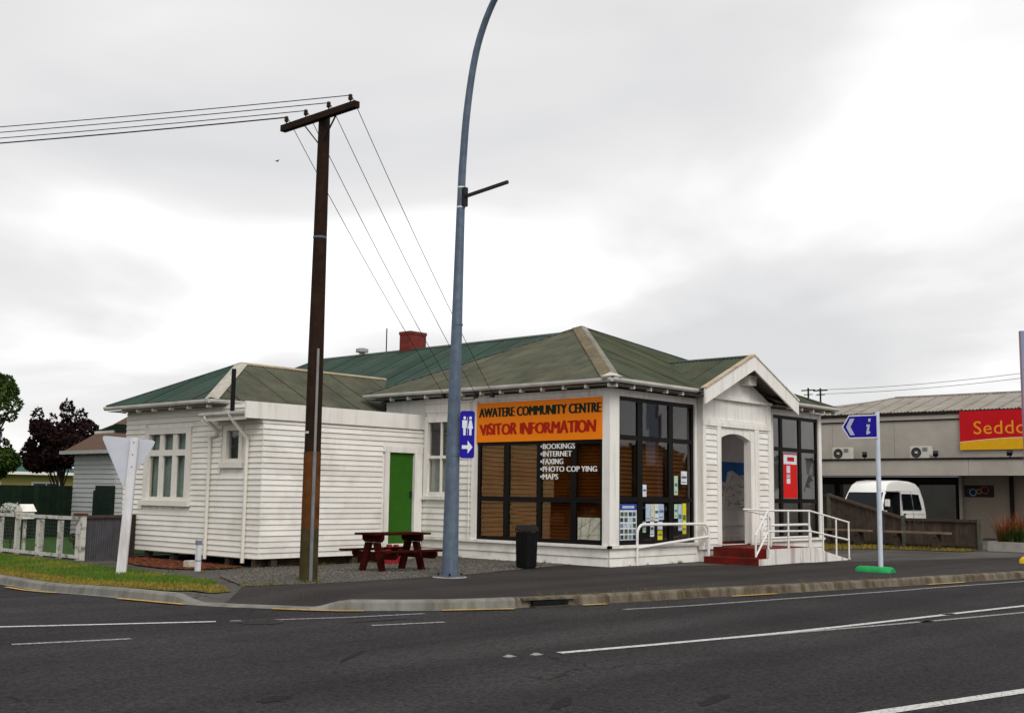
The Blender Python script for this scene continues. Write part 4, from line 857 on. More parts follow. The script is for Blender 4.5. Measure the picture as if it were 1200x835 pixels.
rail('ramp_rail', 'white pipe handrail with posts along the street edge of the ramp', [
    [(3.24,-1.83,0.20),(3.24,-1.83,0.72)], [(3.22,yr,0.70),(3.82,yr,1.28),(5.90,yr,1.27),(8.08,yr,0.96)], [(3.24,yr,0.22),(3.82,yr,0.79),(5.88,yr,0.77),(8.05,yr,0.50)],
    [(3.82,yr,0.372),(3.82,yr,1.27)], [(4.80,yr,0.372),(4.80,yr,1.27)], [(5.87,yr,0.372),(5.87,yr,1.27)], [(6.60,yr,0.25),(6.60,yr,1.17)], [(7.33,yr,0.10),(7.33,yr,1.06)], [(8.05,yr,0.0),(8.05,yr,0.97)]])
rail('stair_hoop', 'white bent pipe grab rail on the landing edge at the steps', [[(3.85,yr+0.03,1.28),(3.6,-1.3,1.30),(3.75,-1.25,1.28),(4.85,-1.25,1.15),(4.96,-1.25,1.05),(4.97,-1.25,0.372)]], 0.024)
rail('hoop_rail', 'low white pipe hoop rail behind the ramp under the right window', [hoop(5.40,-0.75,8.0,-0.75,0,0.88,0.20), [(5.40,-0.75,0.55),(8.0,-0.75,0.55)]], 0.032)

# ================================================================ STREET FURNITURE
# ---- utility pole with cross-arm
UX, UY = -7.765, 0.786
PW_ = pm('pole_timber', (0.026,0.014,0.008), 0.9, 0.3, 5.0, bump=0.5, bscale=18, dirt=(0.012,0.008,0.006), dirt_amt=0.8, streak=True, dscale=2.5)
up_ = thing('utility_pole', 'tall dark timber power pole with tilted cross-arm beside the gravel', 'power pole', (UX,UY,0))
pole = MB().tube([(UX,UY,-0.2),(UX,UY,0.7),(UX,UY,4.0),(UX+0.01,UY,8.55)], [0.158,0.155,0.140,0.105], 14).build('pole', PW_, up_, smooth=True)
MB().tube([(UX,UY,0.93),(UX,UY,2.30)], [0.158,0.153], 14, False).build('painted_band', pm('pole_orange',(0.105,0.036,0.008),0.8,0.35,4.0,bump=0.3,bscale=20), pole, smooth=True)
MB().tube([(UX,UY,-0.15),(UX,UY,0.93)], [0.162,0.159], 14, False).build('preservative_sleeve', pm('pole_olive',(0.050,0.038,0.014),0.85,0.35,5.0,bump=0.3,bscale=20), pole, smooth=True)
for z in (6.21,3.95,1.63,0.40): MB().tube([(UX,UY,z),(UX,UY,z+0.035)], [0.158-z*0.005,0.158-z*0.005], 14).build('steel_band', GALV, pole)
cx_, cy_ = UX-0.07, UY-0.155
MB().tube([(cx_,cy_,0.0),(cx_,cy_,4.15)], 0.024, 8).build('conduit', pm('conduit_grey',(0.24,0.23,0.23),0.5,0.1), up_, smooth=True)
MB().tube([(cx_,cy_,0.0),(cx_,cy_,2.3)], 0.034, 8).build('conduit_guard', pm('guard_grey',(0.18,0.19,0.20),0.5,0.2,metal=0.3), up_, smooth=True)
MB().box(UX-0.165,UX-0.14,UY-0.05,UY+0.02,2.62,2.66).build('number_plate', PAPER, up_)
AXX = UX-0.11
arm = MB().box(AXX-0.06,AXX+0.06,UY-1.08,UY+1.12,8.44,8.56).build('cross_arm', PW_, up_)
for s_ in (-0.45, 0.45): MB().bar((AXX+0.02,UY+s_,8.42),(UX-0.06,UY,7.95),0.03,0.012).build('brace', DARKM, up_)
INS = [(AXX,1.80),(AXX,1.20),(AXX,0.52),(AXX,-0.10)]
for x, y in INS:
    i_ = MB().lathe((x,y,8.56), [(0.012,0),(0.012,0.06),(0.04,0.065),(0.044,0.11),(0.024,0.12),(0.04,0.13),(0.036,0.16),(0.01,0.175)], 10).build('insulator', pm('porcelain_brown',(0.03,0.015,0.012),0.25,0.1), arm, smooth=True)
WIRE = pm('wire_black', (0.02,0.02,0.022), 0.6, 0.1)
far = Vector((math.cos(R(124.5)), math.sin(R(124.5)), 0))*45
nm = ['lowest of the four','third from the top','second from the top','highest of the four']
for k, (x, y) in enumerate(INS):
    P = [Vector((x,y,8.71)) + far*(i/40) + Vector((0,0,-4*0.75*(i/40)*(1-i/40))) for i in range(41)]
    o = MB().tube(P, 0.009 if k else 0.014, 5).build('power_line', WIRE, at=(x,y,8.71)); tag(o, 'black power line running left from the pole, ' + nm[k], 'power line', 'street power lines')
EV = [(-0.42,4.96,4.07),(-0.42,4.53,4.07),(-0.42,3.83,4.03),(-0.42,3.27,4.02)]
nm = ['the leftmost of four','the second of four from the left','the third of four from the left','the rightmost of four']
for k, (x, y) in enumerate(INS):
    a_, b_ = Vector((x+0.05,y,8.68)), Vector(EV[k])
    P = [a_.lerp(b_, i/20) + Vector((0,0,-4*0.13*(i/20)*(1-i/20))) for i in range(21)]
    o = MB().tube(P, 0.007, 5).build('service_wire', WIRE, at=EV[k]); tag(o, 'thin service wire from pole down to roof edge, ' + nm[k], 'power line', 'service wires to the building')
    MB().box(EV[k][0]-0.05,EV[k][0]+0.05,EV[k][1]-0.04,EV[k][1]+0.04,EV[k][2]-0.10,EV[k][2]+0.02).build('wire_bracket', DARKM, cc)
o = MB().tube([(-0.42,4.5,4.0),(-0.40,4.3,3.9),(-0.40,3.9,3.9),(-0.42,3.8,3.98)], 0.012, 5).build('wire_loop', WIRE, cc)
# ---- street lamp
LX, LY = -5.02, -0.016
sl = thing('street_lamp', 'tall tapered galvanised street lamp curving over the road', 'street lamp', (LX,LY,0))
pts = [(0,0,0.0),(0.01,-0.01,2.5),(0.03,-0.03,4.9),(0.05,-0.06,7.5),(0.05,-0.10,8.3),(0.05,-0.17,9.1),(0.05,-0.32,10.0),(0.05,-0.52,10.65),(0.05,-0.86,11.25),(0.05,-1.35,11.75),(0.05,-2.0,12.05),(0.05,-2.7,12.15)]
rad = [0.165,0.135,0.108,0.080,0.076,0.074,0.070,0.068,0.065,0.06,0.055,0.05]
sp_ = smooth_line([(LX+a,LY+b,c) for a, b, c in pts], 4); MB().tube(sp_, [float(np.interp(i/4, range(len(rad)), rad)) for i in range(len(sp_))], 12).build('column', GALV, sl, smooth=True)
MB().box(LX-0.20,LX+0.20,LY-0.20,LY+0.20,0.0,0.035).build('base_plate', GALV, sl)
for a_ in range(4): MB().lathe((LX+0.155*(1 if a_ % 2 else -1),LY+0.155*(1 if a_ > 1 else -1),0.035), [(0.022,0),(0.022,0.05)], 6).build('anchor_bolt', DARKM, sl)
MB().lathe((LX,LY,0.002), [(0.34,0),(0.32,0.012)], 16).build('footing', CONC, sl)
for z, r_ in ((2.30,0.142),(4.85,0.112),(7.2,0.089),(7.6,0.086)): MB().lathe((LX+0.012*z/1.7,LY-0.008*z,z), [(r_,0),(r_,0.03)], 12).build('band', PIPE if z > 7 else GALV, sl)
MB().box(LX+0.0,LX+0.10,LY-0.20,LY-0.12,7.22,7.60).build('arm_clamp', DARKM, sl)
MB().bar((LX+0.05,LY-0.19,7.42),(LX+0.02,LY-1.34,7.50),0.05,0.06).build('sign_arm', DARKM, sl)
MB().hexa([(LX-0.08,LY-2.65,12.10),(LX+0.18,LY-2.65,12.10),(LX+0.20,LY-3.4,12.12),(LX-0.10,LY-3.4,12.12),(LX-0.03,LY-2.65,12.22),(LX+0.13,LY-2.65,12.22),(LX+0.14,LY-3.4,12.20),(LX-0.04,LY-3.4,12.20)]).build('lantern', GALV, sl)
# ---- toilet sign on the lamp column
SB = pm('sign_blue', (0.016,0.010,0.30), 0.4, 0.06, 3.0); SWH = pm('sign_white', (0.72,0.74,0.80), 0.4, 0.04)
TO = Vector((-4.93,-0.13,0)); tu = Vector((0.70,-0.714,0)).normalized(); tn = Vector((-0.714,-0.70,0)).normalized()
ts = thing('toilet_sign', 'blue toilet sign with two figures and right arrow on lamp column', 'sign', (TO.x,TO.y,2.26))
TF = lambda u, n, z: tuple(TO + tu*u + tn*n + Vector((0,0,z)))
def rrect(F, u0, u1, n, z0, z1, r, th, k=5):
    P = []
    for cu, cz, a0 in ((u1-r,z1-r,0),(u0+r,z1-r,90),(u0+r,z0+r,180),(u1-r,z0+r,270)):
        for i in range(k): a = R(a0+90*i/(k-1)); P.append((cu+r*math.cos(a), cz+r*math.sin(a)))
    mb = MB(); nn = len(P); mb.add([F(a,n,b) for a, b in P]+[F(a,n-th,b) for a, b in P], [tuple(range(nn)), tuple(range(2*nn-1,nn-1,-1))]+[(i,(i+1)%nn,nn+(i+1)%nn,nn+i) for i in range(nn)]); return mb
bd = rrect(TF, 0.0, 0.28, 0.14, 2.26, 3.17, 0.05, 0.012).build('sign_panel', SB, ts)
mb = MB(); n = 0.142
for cu, skirt in ((0.085,False),(0.198,True)):
    mb.add([TF(cu+0.026*math.cos(k*0.785),n,3.035+0.032*math.sin(k*0.785)) for k in range(8)], [tuple(range(8))])
    if skirt: poly = [(cu-0.022,2.99),(cu+0.022,2.99),(cu+0.05,2.83),(cu+0.022,2.83),(cu+0.022,2.70),(cu-0.022,2.70),(cu-0.022,2.83),(cu-0.05,2.83)]
    else: poly = [(cu-0.045,2.99),(cu+0.045,2.99),(cu+0.045,2.84),(cu+0.025,2.84),(cu+0.022,2.70),(cu-0.022,2.70),(cu-0.025,2.84),(cu-0.045,2.84)]
    mb.add([TF(a,n,b) for a, b in poly], [tuple(range(len(poly)))])
mb.add([TF(0.139,n,2.70),TF(0.145,n,2.70),TF(0.145,n,3.05),TF(0.139,n,3.05)], [(0,1,2,3)])
ar = [(0.04,2.44),(0.15,2.44),(0.15,2.35),(0.245,2.475),(0.15,2.60),(0.15,2.51),(0.04,2.51)]
mb.add([TF(a,n,b) for a, b in ar], [tuple(range(7))]); mb.build('pictogram', SWH, bd, recalc=False)
for z in (2.38,3.05): MB().bar(TF(-0.02,0.10,z),TF(0.06,0.10,z),0.03,0.04).build('clamp', GALV, ts)
# ---- picnic table
PT = pm('red_table_stain', (0.046,0.007,0.005), 0.9, 0.35, 6.0, spec=0.03, bump=0.2, bscale=30, dirt=(0.022,0.005,0.004), dirt_amt=0.7, dscale=4)
TX, TY = -4.30, 2.42; TZ = H(TX,TY)
pt = thing('picnic_table', 'dark red timber picnic table with fixed benches on the gravel', 'table', (TX,TY,TZ), R(-2)); pt.scale = (0.92,0.92,0.97)
def tb(name, *b, **k):
    mb = MB()
    for q in b: mb.box(*q)
    return mb.build(name, PT, pt, local=True, bevel=0.008, **k)
for i in range(4): tb('table_plank', (-0.83,0.83,-0.375+i*0.19,-0.375+i*0.19+0.18,0.77,0.815))
for s_ in (-1, 1):
    for i in range(2): tb('seat_plank', (-0.92,0.92,s_*0.68-0.135+i*0.14,s_*0.68-0.135+i*0.14+0.13,0.42,0.46))
for x in (-0.58, 0.58):
    MB().prism([(x-0.03,-0.36,0.77),(x-0.03,0.36,0.77),(x-0.03,0.36,0.68),(x-0.03,0.28,0.62),(x-0.03,-0.28,0.62),(x-0.03,-0.36,0.68)], (0.06,0,0)).build('top_bearer', PT, pt, local=True)
    MB().prism([(x+0.031,-0.80,0.415),(x+0.031,0.80,0.415),(x+0.031,0.80,0.34),(x+0.031,0.70,0.27),(x+0.031,-0.70,0.27),(x+0.031,-0.80,0.34)], (0.05,0,0)).build('seat_bearer', PT, pt, local=True)
    for s_ in (-1, 1): MB().hexa([(x-0.045,s_*0.36-0.085,0.0),(x+0.03,s_*0.36-0.085,0.0),(x+0.03,s_*0.36+0.085,0.0),(x-0.045,s_*0.36+0.085,0.0),(x-0.045,s_*0.14-0.10,0.615),(x+0.03,s_*0.14-0.10,0.615),(x+0.03,s_*0.14+0.10,0.615),(x-0.045,s_*0.14+0.10,0.615)]).build('leg', PT, pt, local=True)
bk = thing('red_bucket', 'pinkish red plastic tub behind the picnic table by the green door', 'tub', (-1.62,5.45,H(-1.62,5.45)))
MB().lathe((-1.62,5.45,H(-1.62,5.45)), [(0.20,0.0),(0.245,0.34),(0.265,0.345),(0.265,0.375),(0.235,0.375),(0.19,0.04)], 18).build('tub', pm('tub_red',(0.30,0.025,0.030),0.45,0.2,8.0), bk, smooth=True)
mb = MB(); 
for i in range(9):
    a = i*0.7; mb.box(-1.62+0.11*math.cos(a)-0.05,-1.62+0.11*math.cos(a)+0.05,5.45+0.11*math.sin(a)-0.05,5.45+0.11*math.sin(a)+0.05,H(-1.62,5.45)+0.30,H(-1.62,5.45)+0.37+0.05*(i%3))
mb.build('contents', pm('tub_contents',(0.25,0.03,0.03),0.7,0.4,14.0), bk)
# ---- litter bin
lb_ = thing('litter_bin', 'black square litter bin with flared lid standing before the side window', 'bin', (-1.98,0.72,0), R(-6)); lb_.scale = (0.74,0.74,1.0)
mb = MB().hexa([(-0.21,-0.21,0.04),(0.21,-0.21,0.04),(0.21,0.21,0.04),(-0.21,0.21,0.04),(-0.235,-0.235,0.78),(0.235,-0.235,0.78),(0.235,0.235,0.78),(-0.235,0.235,0.78)]); mb.build('body', BLACKP, lb_, local=True, bevel=0.02)
for s_ in range(-3,4): MB().hexa([(s_*0.06-0.018,-0.222,0.05),(s_*0.06+0.018,-0.222,0.05),(s_*0.06+0.018,-0.21,0.05),(s_*0.06-0.018,-0.21,0.05),(s_*0.064-0.018,-0.246,0.76),(s_*0.064+0.018,-0.246,0.76),(s_*0.064+0.018,-0.23,0.76),(s_*0.064-0.018,-0.23,0.76)]).build('slat', BLACKP, lb_, local=True)
for s_ in range(-3,4): MB().hexa([(-0.222,s_*0.06-0.018,0.05),(-0.222,s_*0.06+0.018,0.05),(-0.21,s_*0.06+0.018,0.05),(-0.21,s_*0.06-0.018,0.05),(-0.246,s_*0.064-0.018,0.76),(-0.246,s_*0.064+0.018,0.76),(-0.23,s_*0.064+0.018,0.76),(-0.23,s_*0.064-0.018,0.76)]).build('slat', BLACKP, lb_, local=True)
MB().box(-0.18,0.18,-0.18,0.18,0.0,0.04).build('base', BLACKP, lb_, local=True)
MB().hexa([(-0.27,-0.27,0.80),(0.27,-0.27,0.80),(0.27,0.27,0.80),(-0.27,0.27,0.80),(-0.22,-0.22,0.93),(0.22,-0.22,0.93),(0.22,0.22,0.93),(-0.22,0.22,0.93)]).build('lid', pm('bin_lid',(0.012,0.013,0.012),0.35,0.2), lb_, local=True, bevel=0.02)
# ---- back of the give way sign on its timber post
GX, GY, GZ_ = -8.322, 6.241, -0.15
gw = thing('give_way_sign', 'back of a white triangular road sign on leaning white timber post', 'sign', (GX,GY,GZ_))
gu = Vector((0.74,-0.672,0)).normalized(); gn = Vector((-0.672,-0.74,0)).normalized(); lean = Vector((0.10,-0.09,0))
GF = lambda u, n, z: tuple(Vector((GX,GY,GZ_)) + gu*u + gn*n + lean*(z/2.9) + Vector((0,0,z)))
PB = pm('post_white', (0.66,0.66,0.69), 0.6, 0.06, 4.0, dirt=(0.33,0.26,0.18), dirt_amt=0.6, streak=True, dscale=2.0)
SBK = pm('sign_back', (0.52,0.54,0.60), 0.45, 0.06, 4.0)
fbox(MB(), GF, 0, 0, 0, 0, 0, 0)
pb_ = MB().hexa([GF(-0.10,0.0,-0.1),GF(0.10,0.0,-0.1),GF(0.10,0.09,-0.1),GF(-0.10,0.09,-0.1),GF(-0.075,0.0,2.80),GF(0.085,0.0,2.80),GF(0.085,0.09,2.80),GF(-0.075,0.09,2.80)]).build('post', PB, gw, bevel=0.008)
tri = []
c_ = (0.0, 2.43)
P3 = [(-0.70,2.84),(0.44,2.75),(-0.12,1.72)]
for i in range(3):
    p = Vector(P3[i]); a_ = (Vector(P3[i-1])-p).normalized(); b_ = (Vector(P3[(i+1)%3])-p).normalized()
    tri += [p+a_*0.09, p+(a_+b_)*0.025, p+b_*0.09]
mb = MB().prism([GF(q.x,-0.012,q.y) for q in tri], tuple(gn*-0.006)); mb.build('sign_plate', SBK, gw)
for z in (2.70,2.45,2.20): MB().lathe(GF(0.0,0.09,z), [(0.012,-0.012),(0.012,0.012)], 8).build('bolt', GALV, gw)
# ---- small white marker post
MX, MY = -6.549, 6.212; mz = H(MX,MY)
mk = thing('marker_post', 'short white marker post with grey reflector beside the bark bed', 'marker post', (MX,MY,mz))
MB().box(MX-0.05,MX+0.05,MY-0.05,MY+0.05,mz-0.05,mz+0.66).build('post', PB, mk, bevel=0.006); MB().box(MX-0.054,MX+0.054,MY-0.054,MY+0.054,mz+0.55,mz+0.65).build('reflector', pm('reflector_grey',(0.20,0.20,0.26),0.4,0.15), mk); MB().box(MX-0.052,MX+0.052,MY-0.052,MY+0.052,mz+0.20,mz+0.22).build('band', GALV, mk)
tag(MB().box(-6.30,-6.05,6.95,7.20,H(-6.2,7)-0.02,H(-6.2,7)+0.16).build('toby_box', pm('pale_concrete',(0.50,0.46,0.38),0.8,0.15,5.0,bump=0.2), bevel=0.015), 'small pale concrete block lying in the bark bed', 'block')
# ---- information sign with green foot
IX, IY = 3.63, -4.70
isn = thing('information_sign', 'blue arrow shaped information sign on white pole with green foot', 'sign', (IX,IY,0))
MB().tube([(IX,IY,0.05),(IX,IY,3.53)], 0.052, 12).build('pole', pm('pale_pole',(0.55,0.60,0.68),0.4,0.06,4.0,dirt=(0.12,0.30,0.22),dirt_amt=0.3,dscale=3), isn, smooth=True)
IF = lambda u, n, z: (IX-0.058-n, IY+u, z)
IS = 0.76
arw = [(a*IS, b) for a, b in ((-0.06,3.46),(0.84,3.46),(1.07,3.20),(0.84,2.93),(-0.06,2.93))]
mb = MB().prism([IF(a,0,b) for a, b in arw], (-0.012,0,0)); ip = mb.build('sign_panel', SWH, isn)
inn = [(a*IS, b) for a, b in ((-0.02,3.43),(0.825,3.43),(1.025,3.20),(0.825,2.96),(-0.02,2.96))]
MB().prism([IF(a,0.0125,b) for a, b in inn], (-0.002,0,0)).build('blue_face', SB, ip)
SGY = pm('sign_grey',(0.50,0.54,0.66),0.4,0.05); mb = MB(); ch = [(0.66,3.38),(0.80,3.38),(0.93,3.195),(0.80,3.01),(0.66,3.01),(0.79,3.195)]
mb.add([IF(a*IS,0.0155,b) for a, b in ch], [tuple(range(6))]); mb.build('chevron', SGY, ip, recalc=False)
for q in ([(0.29,3.24),(0.18,3.24),(0.22,3.08),(0.18,3.09),(0.175,3.045),(0.29,3.01),(0.30,3.05),(0.265,3.19),(0.295,3.19)], [(0.235,3.30),(0.165,3.30),(0.155,3.37),(0.225,3.37)]): MB().add([IF(a*IS,0.0155,b) for a, b in q], [tuple(range(len(q)))]).build('information_letter', SGY, ip, recalc=False)

def foot(parent, x, y0, y1, mat, w=0.20, h=0.15):
    mb = MB(); ks = 9; rows = []
    for y, s_ in ((y0,0.75),(y0+0.06,1.0),(y1-0.06,1.0),(y1,0.75)): rows.append([(x+w*s_*math.cos(math.pi*k/(ks-1)), y, 0.002+h*s_*math.sin(math.pi*k/(ks-1))) for k in range(ks)])
    V = [p for r_ in rows for p in r_]; F = [(i*ks+k,i*ks+k+1,(i+1)*ks+k+1,(i+1)*ks+k) for i in range(3) for k in range(ks-1)] + [tuple(range(ks)), tuple(range(4*ks-1,3*ks-1,-1))]
    mb.add(V, F); return mb.build('foot', mat, parent, smooth=True)
foot(isn, IX, -4.98, -4.16, pm('green_plastic',(0.012,0.30,0.075),0.5,0.2,5.0,dirt=(0.03,0.10,0.05),dirt_amt=0.6,dscale=4), 0.19, 0.12)
# ---- tall sign at the right edge of the picture, on a yellow foot
ex_ = thing('roadside_sign', 'tall grey framed roadside sign on yellow foot at the right edge', 'sign', (10.6,-6.05,0))
EF = lambda u, n, z: tuple(Vector((10.6,-6.05,z)) + rt*u - Vector((rt.y*-1, rt.x, 0))*0 + Vector((-0.74,-0.672,0))*n)
MB().tube([(10.6,-6.05,0.05),(10.6,-6.05,5.0)], 0.06, 10).build('pole', GALV, ex_, smooth=True)
part('sign_panel', pm('panel_grey_blue',(0.24,0.29,0.40),0.4,0.05), ex_, EF, (-0.55,0.9,0.06,0.16,2.58,6.0)); part('frame_foot', DARKM, ex_, EF, (-0.56,0.91,0.05,0.165,2.52,2.578)); part('frame_edge', pm('pink_edge',(0.34,0.20,0.26),0.5,0.1), ex_, EF, (-0.562,-0.552,0.055,0.165,2.58,6.0))
foot(ex_, 10.35, -6.4, -5.45, pm('yellow_plastic',(0.65,0.40,0.015),0.45,0.1,3.0), 0.22, 0.17)
# ================================================================ NEIGHBOURS ON THE RIGHT
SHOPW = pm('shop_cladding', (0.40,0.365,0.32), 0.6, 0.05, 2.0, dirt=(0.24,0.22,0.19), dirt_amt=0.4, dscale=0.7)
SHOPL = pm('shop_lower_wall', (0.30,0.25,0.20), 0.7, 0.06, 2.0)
TRIMB = pm('dark_trim', (0.018,0.012,0.010), 0.5, 0.2)
RIRON = pm('shop_roof_iron', (0.27,0.245,0.21), 0.5, 0.12, 1.0, rnd=0.08, dirt=(0.15,0.12,0.09), dirt_amt=0.6, dscale=1.2)
sh = thing('shop_building', 'grey clad shop with deep verandah and red and yellow sign', 'building', (29,3,0))
SF = lambda u, n, z: (29.0-n, u, z); VF = lambda u, n, z: (26.5-n, u, z)
seam = [-9,-6.2,-3.0,0.0,3.02,6.0,9.0,12.0,16]
for a, b in zip(seam, seam[1:]): part('wall_panel', SHOPW, sh, SF, (a+0.006,b-0.006,-0.2,0.0,3.33,5.36))
part('wall_backing', TRIMB, sh, SF, (-9,16,-0.4,-0.02,2.6,5.30))
part('parapet_trim', TRIMB, sh, SF, (-9,16,0.003,0.06,5.31,5.44)); part('parapet_trim', TRIMB, sh, SF, (3.06,16,0.003,0.05,5.05,5.11))
va = part('verandah', TRIMB, sh, VF, (-9,14,-2.45,-0.06,2.60,3.20))
for a, b in zip([-9,-5.4,-1.8,1.8,5.4,9.0,14], [-5.4,-1.8,1.8,5.4,9.0,14]): part('fascia_panel', SHOPW, va, VF, (a+0.006,b-0.006,-0.055,0.0,2.585,3.23))
part('fascia_cap', TRIMB, va, VF, (-9,14,-2.4,0.05,3.235,3.32))
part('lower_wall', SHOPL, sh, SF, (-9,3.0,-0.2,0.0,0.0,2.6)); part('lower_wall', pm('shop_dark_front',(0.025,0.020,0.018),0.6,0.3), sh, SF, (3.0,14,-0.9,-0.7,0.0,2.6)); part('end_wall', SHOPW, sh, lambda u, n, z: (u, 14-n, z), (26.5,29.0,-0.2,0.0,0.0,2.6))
MB().box(29.0,29.9,3.003,3.05,0,2.6).build('return_wall', TRIMB, sh)
for y in (0.95,-3.2): MB().box(28.86,28.99,y-0.07,y+0.07,0.0,2.595).build('verandah_post', TRIMB, sh)
MB().box(28.80,28.99,2.97,3.10,0.0,2.595).build('corner_post', pm('post_pale',(0.34,0.31,0.27),0.6,0.1), sh)
for a in (3.5,5.4,7.3,9.2): 
    dw = part('shop_window', TRIMB, sh, lambda u, n, z: (29.69-n, u, z), (a,a+0.06,0.003,0.06,0.3,2.3),(a+1.7,a+1.76,0.003,0.06,0.3,2.3),(a+0.06,a+1.7,0.003,0.06,2.24,2.3),(a+0.06,a+1.7,0.003,0.06,0.3,0.36)); part('pane', GLASSD, dw, lambda u, n, z: (29.69-n, u, z), (a+0.06,a+1.7,0.012,0.02,0.36,2.24))
# roof
E0 = 5.45
rsh = MB().prism([(29.1,15,E0),(29.1,-9,E0),(33.0,-9,6.47),(33.0,7.5,6.47)], (0,0,-0.05)).build('roof', RIRON, sh)
poly = [(29.1,11.4,E0),(29.1,-9,E0),(33.0,-9,6.47),(33.0,7.55,6.47)]
rsh2 = rsh
roof_plane(rsh, poly, (0,1,0), RIRON, sheet=0.80, amp=0.02, wave=0.16)
for i in range(1,25):
    y = -9+i*0.8
    t = 1.0 if y < 7.55 else max(0.0, (11.4-y)/3.85)
    if t > 0.02: MB().bar((29.1,y,E0+0.055),(29.1+3.9*t,y,E0+1.02*t+0.055),0.05,0.045).build('roof_rib', RIRON, rsh)
MB().bar((33.0,-9,6.50),(33.0,7.6,6.50),0.30,0.07).build('ridge_capping', RIRON, rsh); MB().bar((29.1,11.4,5.48),(33.0,7.55,6.50),0.25,0.06).build('hip_capping', RIRON, rsh)
MB().prism([(29.1,11.4,E0),(33.0,7.55,6.47),(37,11.4,E0)], (0,0,-0.05)).build('roof_end', RIRON, sh)
# shop sign
ss = thing('shop_sign', 'red shop sign with orange lettering and yellow wave on grey wall', 'sign', (28.9,0.5,3.73))
sr = part('sign_panel', pm('shop_red',(0.52,0.006,0.012),0.45,0.05,2.0), ss, SF, (-3.2,3.02,0.065,0.10,3.73,5.40))
mb = MB(); n = 0.103; P = []
for i in range(25):
    u = 3.02-6.22*i/24; s_ = (3.02-u)/6.22; P.append((u, 4.05+0.16*math.sin(min(1,s_*2.2)*1.6)))
mb.add([SF(u,n,z) for u, z in P]+[SF(-3.2,n,3.73),SF(3.02,n,3.73)], [tuple(range(27))]); mb.build('yellow_wave', pm('shop_yellow',(0.72,0.38,0.01),0.45,0.05), sr, recalc=False)
mb = MB(); V = [SF(u,n+0.002,z) for u, z in P]+[SF(u,n+0.002,z+0.03) for u, z in P]; mb.add(V, [(i,i+1,26+i,25+i) for i in range(24)]); mb.build('wave_edge', pm('cream_line',(0.75,0.62,0.40),0.5,0.05), sr, recalc=False)
mb = MB(); put_text(mb, 'Seddon', SF(2.42,n+0.001,4.40), (0,-1,0), (0,0,1), 2.60, 0.55, 0.022, 1.05); mb.build('lettering', pm('sign_orange',(0.80,0.30,0.02),0.5,0.05), sr, recalc=False)
# small painted sign on the lower wall
vs_ = thing('verandah_sign', 'dark painted sign with coloured rings under the shop verandah', 'sign', (28.95,2.3,1.75)); pnl = part('panel', pm('sign_dark',(0.025,0.018,0.020),0.5,0.2), vs_, SF, (1.70,2.92,0.004,0.05,1.72,2.22))
for k, (u, z, r_, c) in enumerate(((2.55,1.92,0.14,(0.25,0.32,0.55)),(2.05,2.02,0.15,(0.45,0.10,0.10)),(2.30,1.96,0.09,(0.50,0.20,0.08)))):
    P = [SF(u+r_*math.cos(a*0.3927),0.06,z+r_*math.sin(a*0.3927)) for a in range(17)]; MB().tube(P, 0.025, 6).build('ring', pm('ring_%d' % k, c, 0.5, 0.2), pnl)
for k, (u, z, c) in enumerate(((2.80,2.0,(0.50,0.15,0.08)),(2.22,2.14,(0.10,0.30,0.10)),(1.85,2.12,(0.40,0.12,0.12)))): MB().bar(SF(u,0.055,z-0.07),SF(u-0.07,0.055,z+0.07),0.012,0.05,(1,0,0)).build('stroke', pm('stroke_%d' % k, c, 0.5, 0.2), pnl)
# air-conditioners on the verandah roof
ACW = pm('ac_white', (0.58,0.56,0.51), 0.5, 0.06, 4.0, dirt=(0.35,0.30,0.24), dirt_amt=0.4)
def aircon(y, lb):
    o = thing('air_conditioner', lb, 'air conditioner', (28.3,y,3.32), group='air conditioners on the verandah roof')
    b = MB().box(28.12,28.48,y-0.44,y+0.44,3.36,3.90).build('casing', ACW, o, bevel=0.02); MB().box(28.15,28.45,y-0.38,y-0.30,3.321,3.36).box(28.15,28.45,y+0.30,y+0.38,3.321,3.36).build('feet', DARKM, o)
    P = [(28.108,y+0.14+0.20*math.cos(k*0.3142),3.62+0.20*math.sin(k*0.3142)) for k in range(21)]; MB().tube(P, 0.022, 6).build('fan_ring', DARKM, b)
    mb = MB(); mb.add([(28.114,y+0.14+0.19*math.cos(k*0.3142),3.62+0.19*math.sin(k*0.3142)) for k in range(20)], [tuple(range(20))]); mb.build('fan_hole', pm('fan_dark',(0.06,0.055,0.05),0.6,0.2), b, recalc=False)
    MB().lathe((28.108,y+0.14,3.58), [(0.06,0),(0.06,0.08)], 10).build('fan_hub', ACW, b)
    for k in range(4): MB().box(28.105,28.119,y-0.36,y-0.14,3.68+k*0.045,3.695+k*0.045).build('grille_bar', DARKM, b)
aircon(8.15, 'cream air conditioner nearer the community centre on the shop verandah'); aircon(4.50, 'cream air conditioner next to the red sign on the shop verandah')
for y, lb in ((7.05,'small black spotlight on the verandah roof between the air conditioners'),(0.72,'small black spotlight below the red shop sign'),(3.82,'small black spotlight just right of the air conditioner by the red sign')):
    o = thing('spotlight', lb, 'spotlight', (28.2,y,3.32), group='spotlights on the verandah roof'); MB().tube([(28.2,y,3.32),(28.2,y,3.50)], 0.03, 6).build('stem', DARKM, o); MB().bar((28.1,y-0.05,3.62),(28.35,y+0.08,3.50),0.20,0.14).build('head', DARKM, o)

